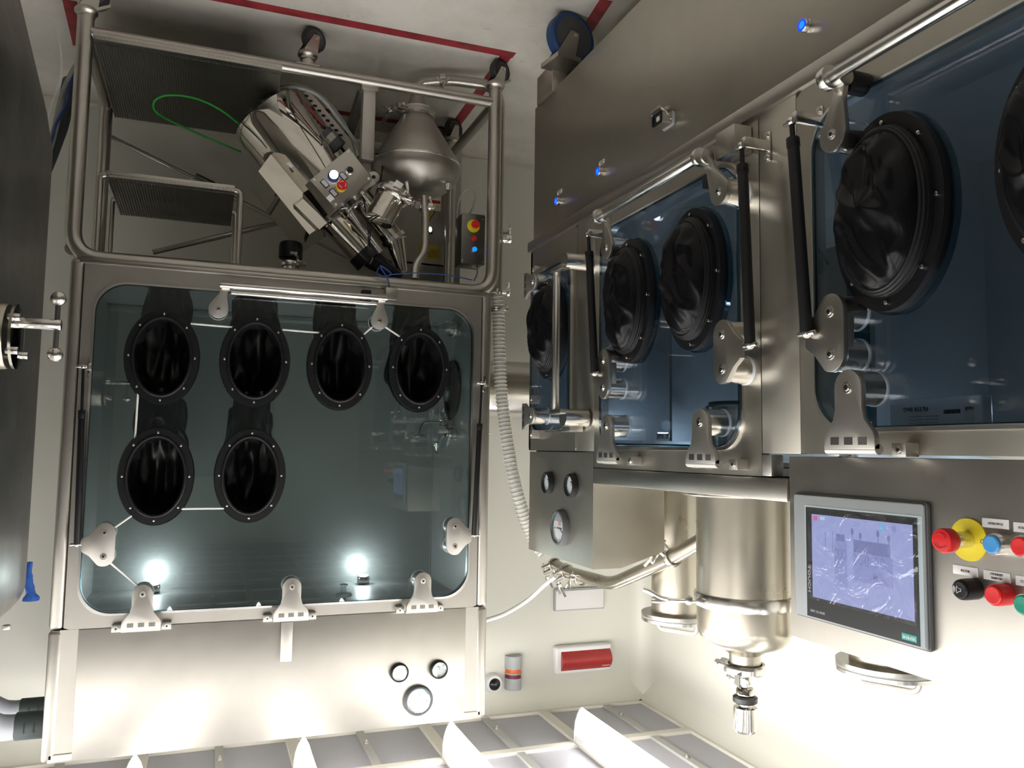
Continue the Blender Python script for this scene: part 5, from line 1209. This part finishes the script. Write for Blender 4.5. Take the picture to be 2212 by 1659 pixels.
sp_ = on_x(1918, 1424, XB - .62); c2 = housing(XB - .62, sp_.y, .10, .135, 1.70, on_x(1900, 1432, XB - .62).z - .012, 'slim housing almost hidden behind the touch screen cabinet, only lid and handle showing', 1.05)
# little studs under the ledge
for px in (1400, 1440): p_ = on_x(px, 1073, XB - .22); MB().cyl((p_.x, p_.y, 1.778), (p_.x, p_.y, 1.80), .008, seg=6).build('stud', 'steel_bright', c1)
# ------------------------------------------------------------------ cabinet and small emergency box behind the frame
YE = 3.90
e0, e1_ = on_y(865, 300, YE), on_y(999, 571, YE); e0x = on_y(830, 450, YE).x
t = thing('electric_cabinet', 'brushed steel electrical cabinet with yellow warning stickers behind the cone hopper', 'cabinet', ((e0x + e1_.x) / 2, YE + .1, .35))
MB().box(on_y(997, 400, YE).x, YE, on_y(930, 300, YE).z, on_y(780, 400, YE).x, YE + .2, on_y(930, 570, YE).z, .006).build('cabinet_body', 'steel_panel', t)
ME = Matrix.Translation((0, YE, 0))
def le(px, py): p_ = on_y(px, py, YE); return p_.x, p_.z
MB().box(on_y(999, 400, YE).x - .01, YE + .05, .02, on_y(870, 400, YE).x, YE + .19, on_y(930, 300, YE).z, .003).build('plinth', 'steel_dark', t)
MB().box(on_y(999, 400, YE).x, YE + .01, on_y(930, 572, YE).z, on_y(850, 400, YE).x, YE + .19, on_y(930, 600, YE).z + .02, .003).build('top_unit', 'steel_dark', t)
x0_, z0_ = le(953, 425); x1_, z1_ = le(897, 450)
s1 = MB(ME).prism([(x0_, z0_), (x1_, z0_), (x1_, z1_), (x0_, z1_)], -.0012, 0).build('warning_sticker', 'label_white', t)
h = z1_ - z0_; w = x1_ - x0_
MB(ME).prism([(x0_ + .004, z0_ + h * .30), (x1_ - .004, z0_ + h * .30), (x1_ - .004, z0_ + h * .52), (x0_ + .004, z0_ + h * .52)], -.0016, -.0012).build('red_band', 'red', s1)
tr_ = lambda cx_, cz_, s_: [(cx_ - s_ / 2, cz_ - s_ * .43), (cx_ + s_ / 2, cz_ - s_ * .43), (cx_, cz_ + s_ * .43)]
MB(ME).prism(tr_(x0_ + .018, z0_ + h * .78, .022), -.0016, -.0012).build('triangle', 'yellow', s1); text('QUADRO ELETTRICO', ME, (x0_ + x1_) / 2 + .01, z0_ + h * .76, -.0015, .0085, 'ink', s1); text('NON USARE ACQUA', ME, (x0_ + x1_) / 2, z0_ + h * .15, -.0015, .007, 'ink', s1)
x_, z_ = le(926, 467); s2_ = MB(ME).prism(tr_(x_, z_, .075), -.0012, 0).build('warning_triangle', 'ink', t); MB(ME).prism(tr_(x_, z_ - .002, .058), -.0018, -.0012).build('triangle_field', 'yellow_dull', s2_)
MB(ME).prism([(x_ + .004, z_ + .014), (x_ - .006, z_ - .004), (x_ + .000, z_ - .004), (x_ - .004, z_ - .018), (x_ + .008, z_ + .002), (x_ + .002, z_ + .002)], -.0022, -.0018).build('flash_symbol', 'ink', s2_)
x_, z_ = le(929, 498); o = MB(ME).box(x_ - .010, -.012, z_ - .012, x_ + .010, 0, z_ + .018, .002).build('switch', 'black', t); MB(ME).ball((x_ + .002, -.012, z_ - .002), .011, (.7, .6, 1.2)).build('lens', 'led_white', o)
x0_, z0_ = le(948, 531); x1_, z1_ = le(904, 557); s3 = MB(ME).prism([(x0_, z0_), (x1_, z0_), (x1_, z1_), (x0_, z1_)], -.0012, 0).build('notice_sticker', 'yellow_dull', t)
for i_, l_ in enumerate(('PRIMA DI APRIRE', 'TOGLIERE TENSIONE', 'E LEGGERE LE NORME', 'DI SICUREZZA')): text(l_, ME, x0_ + .006, z1_ - .014 - i_ * .0095, -.0015, .0075, 'ink', s3, align='LEFT', sx=.8)
x_, z_ = le(971, 543); MB(ME).lathe([(.012, 0), (.012, .004), (.006, .006), (.005, .002)], (x_, 0, z_), (0, -1, 0), seg=24).build('quarter_turn_lock', 'steel_bright', t)
# small emergency box hanging at the frame
YS = YA + .12
MS = Matrix.Translation((0, YS, 0))
def ls(px, py): p_ = on_y(px, py, YS); return p_.x, p_.z
x0_, z0_ = ls(1047, 466); x1_, z1_ = ls(996, 568)
t = thing('emergency_box', 'small dark steel box with red emergency button, red button and blue light inside the frame', 'control box', ((x0_ + x1_) / 2, YS + .05, z0_))
MB(MS).prism(rrect(x0_, z0_, x1_, z1_, .004), 0, .10, .002).build('box_body', 'steel_dark', t); MB(MS).prism(rrect(x0_ - .0015, z0_ - .0015, x1_ + .0015, z1_ + .0015, .004), -.003, .0, .001).build('box_lid', 'steel_dark', t)
MSL = Matrix.Translation((0, YS - .003, 0))
x_, z_ = ls(1022, 489); o = estop(t, MSL, x_, z_, .0175, .04, .028)
x_, z_ = ls(1022, 516); pushbtn(t, MSL, x_, z_, .0095, .016, 'red', 'red', name='red_button')
x_, z_ = ls(1023, 540); o = pushbtn(t, MSL, x_, z_, .0105, .013, 'led_core', name='blue_lamp')
for px, py in ((1001, 472), (1042, 474), (998, 562), (1042, 566)): x_, z_ = ls(px, py); MB(MSL).cyl((x_, 0, z_), (x_, -.003, z_), .004, seg=12).build('lid_screw', 'steel_bright', t)
cable('grey_cable', [(986, 490, YS + .14), (990, 440, YS + .12), (1004, 412, YS + .08), (1018, 410, YS + .06), (1026, 425, YS + .05), (1020, 450, YS + .05), (1014, 462, YS + .05)], .0042, 'cable_grey', 'grey cable arching below the small emergency box')
cable('grey_cable', [(1030, 574, YS + .05), (1031, 590, YS + .05), (1024, 606, YS + .04)], .0035, 'cable_grey', 'short grey cable from the small emergency box up to the frame rail')
# black rubber capped valve under the middle of isolator A
p_ = on_y(628, 548, YA + .30)
t = thing('capped_valve', 'round black rubber cap with clamp under the wide glovebox, left of the mill tubes', 'valve', tuple(p_))
MB().lathe([(.034, -.05), (.044, -.044), (.048, -.03), (.048, .02), (.038, .026), (.034, .05)], p_, (0, 0, 1), seg=40).build('rubber_cap', 'rubber_ring', t)
MB().box(p_.x - .022, p_.y - .0495, p_.z + .002, p_.x + .006, p_.y - .046, p_.z + .012, .0).build('cap_label', 'plastic_grey', t)
clamp(t, p_ + Vector((0, 0, .045)), (0, 0, 1), .032, (-1, -.6, 0), 1.2); MB().cyl(p_ + Vector((0, 0, .04)), (p_.x, p_.y, ZB + .03), .030, seg=32).build('neck', 'steel_bright', t)
# ------------------------------------------------------------------ tall vessel C at the far left of the picture
CX = .5
yC0, yC1 = 1.15, 2.75
def cpx(px, py): d = ray(px, py); return d.y / d.x
rt = cpx(103, 600); yC1 = CX * rt + .02
t = thing('process_chamber', 'tall dark steel chamber with rounded top and round side port, left of the wide glovebox', 'process chamber', (CX + .45, (yC0 + yC1) / 2, 0))
zC1 = on_y(40, 1325, yC1 - .02).z; zk = on_y(104, 340, yC1).z
o = MB(); nrr = 10
def plan(off, x1=1.35):
    r_ = .07; out = [(CX + off + r_ - r_ * cos(a_ * pi / 2 / nrr), yC0 + off + r_ - r_ * sin(a_ * pi / 2 / nrr)) for a_ in range(nrr + 1)][::-1]
    out2 = [(CX + off + r_ - r_ * cos(a_ * pi / 2 / nrr), yC1 - off - r_ + r_ * sin(a_ * pi / 2 / nrr)) for a_ in range(nrr + 1)]
    return out + out2 + [(x1 - off, yC1 - off), (x1 - off, yC0 + off)]
rings = [(.16, .16), (.12, .19), (.0, zk + .0)] + [(.0, zC1 - .12)] + [(.12 - .12 * cos(a_ * pi / 12), zC1 - .12 + .12 * sin(a_ * pi / 12)) for a_ in range(1, 7)]
rings = [(.17, .10), (.14, .14), (.02, zk - .12), (.0, zk)] + [(.0, zC1 - .10)] + [(.10 - .10 * cos(a_ * pi / 12), zC1 - .10 + .10 * sin(a_ * pi / 12)) for a_ in range(1, 7)]
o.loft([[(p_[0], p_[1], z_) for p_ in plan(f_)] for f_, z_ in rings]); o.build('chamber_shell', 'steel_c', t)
for (xx, yy) in ((CX + .30, yC0 + .3), (CX + .30, yC1 - .3), (1.1, yC0 + .3), (1.1, yC1 - .3)): MB().cyl((xx, yy, 0), (xx, yy, .12), .03, bev=.003).build('foot', 'steel_brush', t)
yp = 2.20; pc = on_y(20, 730, yp); zc_ = on_y(30, 727, yp).z
xd = on_y(36, 728, yp).x; xt = on_y(133, 702, yp).x; Rp = .079
pt = MB().lathe([(Rp, 0), (Rp, CX - xd - .012), (Rp * .96, CX - xd - .006)], (CX + .01, yp, zc_), (-1, 0, 0), seg=56).build('round_port', 'steel_vessel', t)
MB().lathe([(Rp * .98, 0), (Rp * .98, .006), (Rp * .4, .010), (.001, .010)], (xd + .004, yp, zc_), (-1, 0, 0), seg=56).build('port_cover', 'steel_mirror', t)
for a_ in (35, 145, 215, 325):
    c_ = Vector((xd + .01, yp + Rp * .86 * cos(radians(a_)), zc_ + Rp * .86 * sin(radians(a_)))); MB().cyl(c_, c_ + Vector((-.026, 0, 0)), .009, seg=20, bev=.002).build('stud_nut', 'steel_bright', t)
zs_ = on_y(130, 702, yp).z
st_ = MB().cyl((xd, yp, zs_), (xt, yp, zs_), .0135, bev=.002, seg=28).build('port_spindle', 'steel_bright', t)
za_, zb2_ = on_y(127, 645, yp).z, on_y(121, 766, yp).z; xb_ = on_y(127, 702, yp).x
MB().cyl((xb_ + .004, yp, za_), (xb_ + .004, yp, zb2_), .006, seg=16).build('tommy_bar', 'steel_dark', st_)
for z_ in (za_, zb2_): MB().ball((xb_ + .004, yp, z_), .0175, seg=28).build('ball_knob', 'steel_bright', st_)
p_ = on_y(14, 1352, yC1 - .3); MB().cyl((p_.x, p_.y, zC1 - .02), (p_.x, p_.y, p_.z + .01), .010, bev=.002).build('top_knob', 'steel_light', t)
# blue cloth hooked on the chamber edge
o = MB(); cl = []
for j in range(12):
    row = []
    for i in range(14):
        p_ = on_y(64 - 3 * sin(j * .5), 1214 + 7.6 * j, yC1 + .01)
        an = 2 * pi * i / 14; r_ = .014 * (1 + .35 * noise.noise(Vector((cos(an) * 1.5, sin(an) * 1.5, j * .6)))) * (.65 + .05 * j)
        row.append((p_.x + r_ * cos(an) * (.9 if j < 10 else 1.5), p_.y + r_ * sin(an), p_.z))
    cl.append(row)
o.loft(cl); tag(o.build('blue_cloth', 'blue_cloth'), 'crumpled bright blue cloth stuck to the edge of the tall chamber', 'cloth')
# two grey hoses into the side of isolator A
for (py, yy, px0, lab) in ((1530, YA + .40, 92, 'grey flexible hose with dark cuff, the lower of two entering the wide glovebox top'), (1564, YA + .16, 92, 'grey flexible hose, the higher and nearer of two entering the wide glovebox top')):
    z_ = on_y(92, py, yy).z; t = thing('air_hose', lab, 'air hose', (AX1, yy, z_), 'grey air hoses at the glovebox top')
    dy = 0 if py == 1530 else .0
    rad = 17 * (yy * 1.0) / FPX * 1.12 if py == 1530 else .043
    CL = .135 if py == 1530 else .105
    MB().cyl((AX1, yy, z_), (AX1 + CL, yy, z_), rad * 1.08, seg=40, bev=.003).build('cuff', 'cuff_grey', t)
    for dx in (CL - .065, CL - .035): MB().box(AX1 + dx, yy - rad * 1.09, z_ - .02, AX1 + dx + .004, yy - rad * 1.05, z_ + .012, 0).build('cuff_slot', 'black', t)
    sx = AX1 + CL - .01
    pts = smoothpath([(sx, yy, z_), (sx + .06, yy - .02, z_ - .01), (sx + .13, yy - .05, z_ - .07), (sx + .18, yy - .10, z_ - .18), (sx + .21, yy - .16, z_ - .34), (sx + .24, yy - .22, z_ - .52), (sx + .32, yy - .26, z_ - .66)], 10)
    MB().tube(pts, rad, seg=28, rf=lambda f_: rad * (1 - .035 * abs(sin(f_ * 26)) + .02 * noise.noise(Vector((f_ * 9, rad * 50, 0))))).build('hose', 'hose_grey', t, ang=80)
# cable bundle on the floor between the chamber and the frame
cable('blue_cable', [(176, 128, 3.6), (160, 160, 3.6), (148, 200, 3.55), (143, 225, 3.5), (120, 270, 3.4), (112, 300, 3.3), (85, 370, 3.2)], .006, 'cable_blue', 'dark blue cable hanging between the tall chamber and the frame post')
cable('white_cable', [(122, 62, 3.3), (130, 100, 3.3), (133, 150, 3.3), (124, 190, 3.3), (112, 225, 3.25), (100, 265, 3.2), (80, 300, 3.15)], .0035, 'white_cable', 'thin white cord hanging in front of the tall chamber foot')
cable('grey_hose', [(176, 126, 3.62), (152, 165, 3.6), (132, 215, 3.55), (118, 280, 3.45), (104, 330, 3.3), (80, 390, 3.25)], .012, 'cable_grey', 'grey cable sagging behind the dark blue one beside the frame post')
cable('dark_hose', [(150, 175, 3.7), (142, 215, 3.65), (136, 260, 3.6), (122, 300, 3.5), (104, 345, 3.35), (80, 400, 3.3)], .026, 'cuff_grey', 'thick dark grey hose behind the cables left of the frame', 'hose')
cable('grey_cable', [(330, 82, 3.75), (420, 78, 3.75), (470, 90, 3.75), (520, 118, 3.75)], .006, 'cable_grey', 'grey cable lying on the floor beyond the lower step plate')
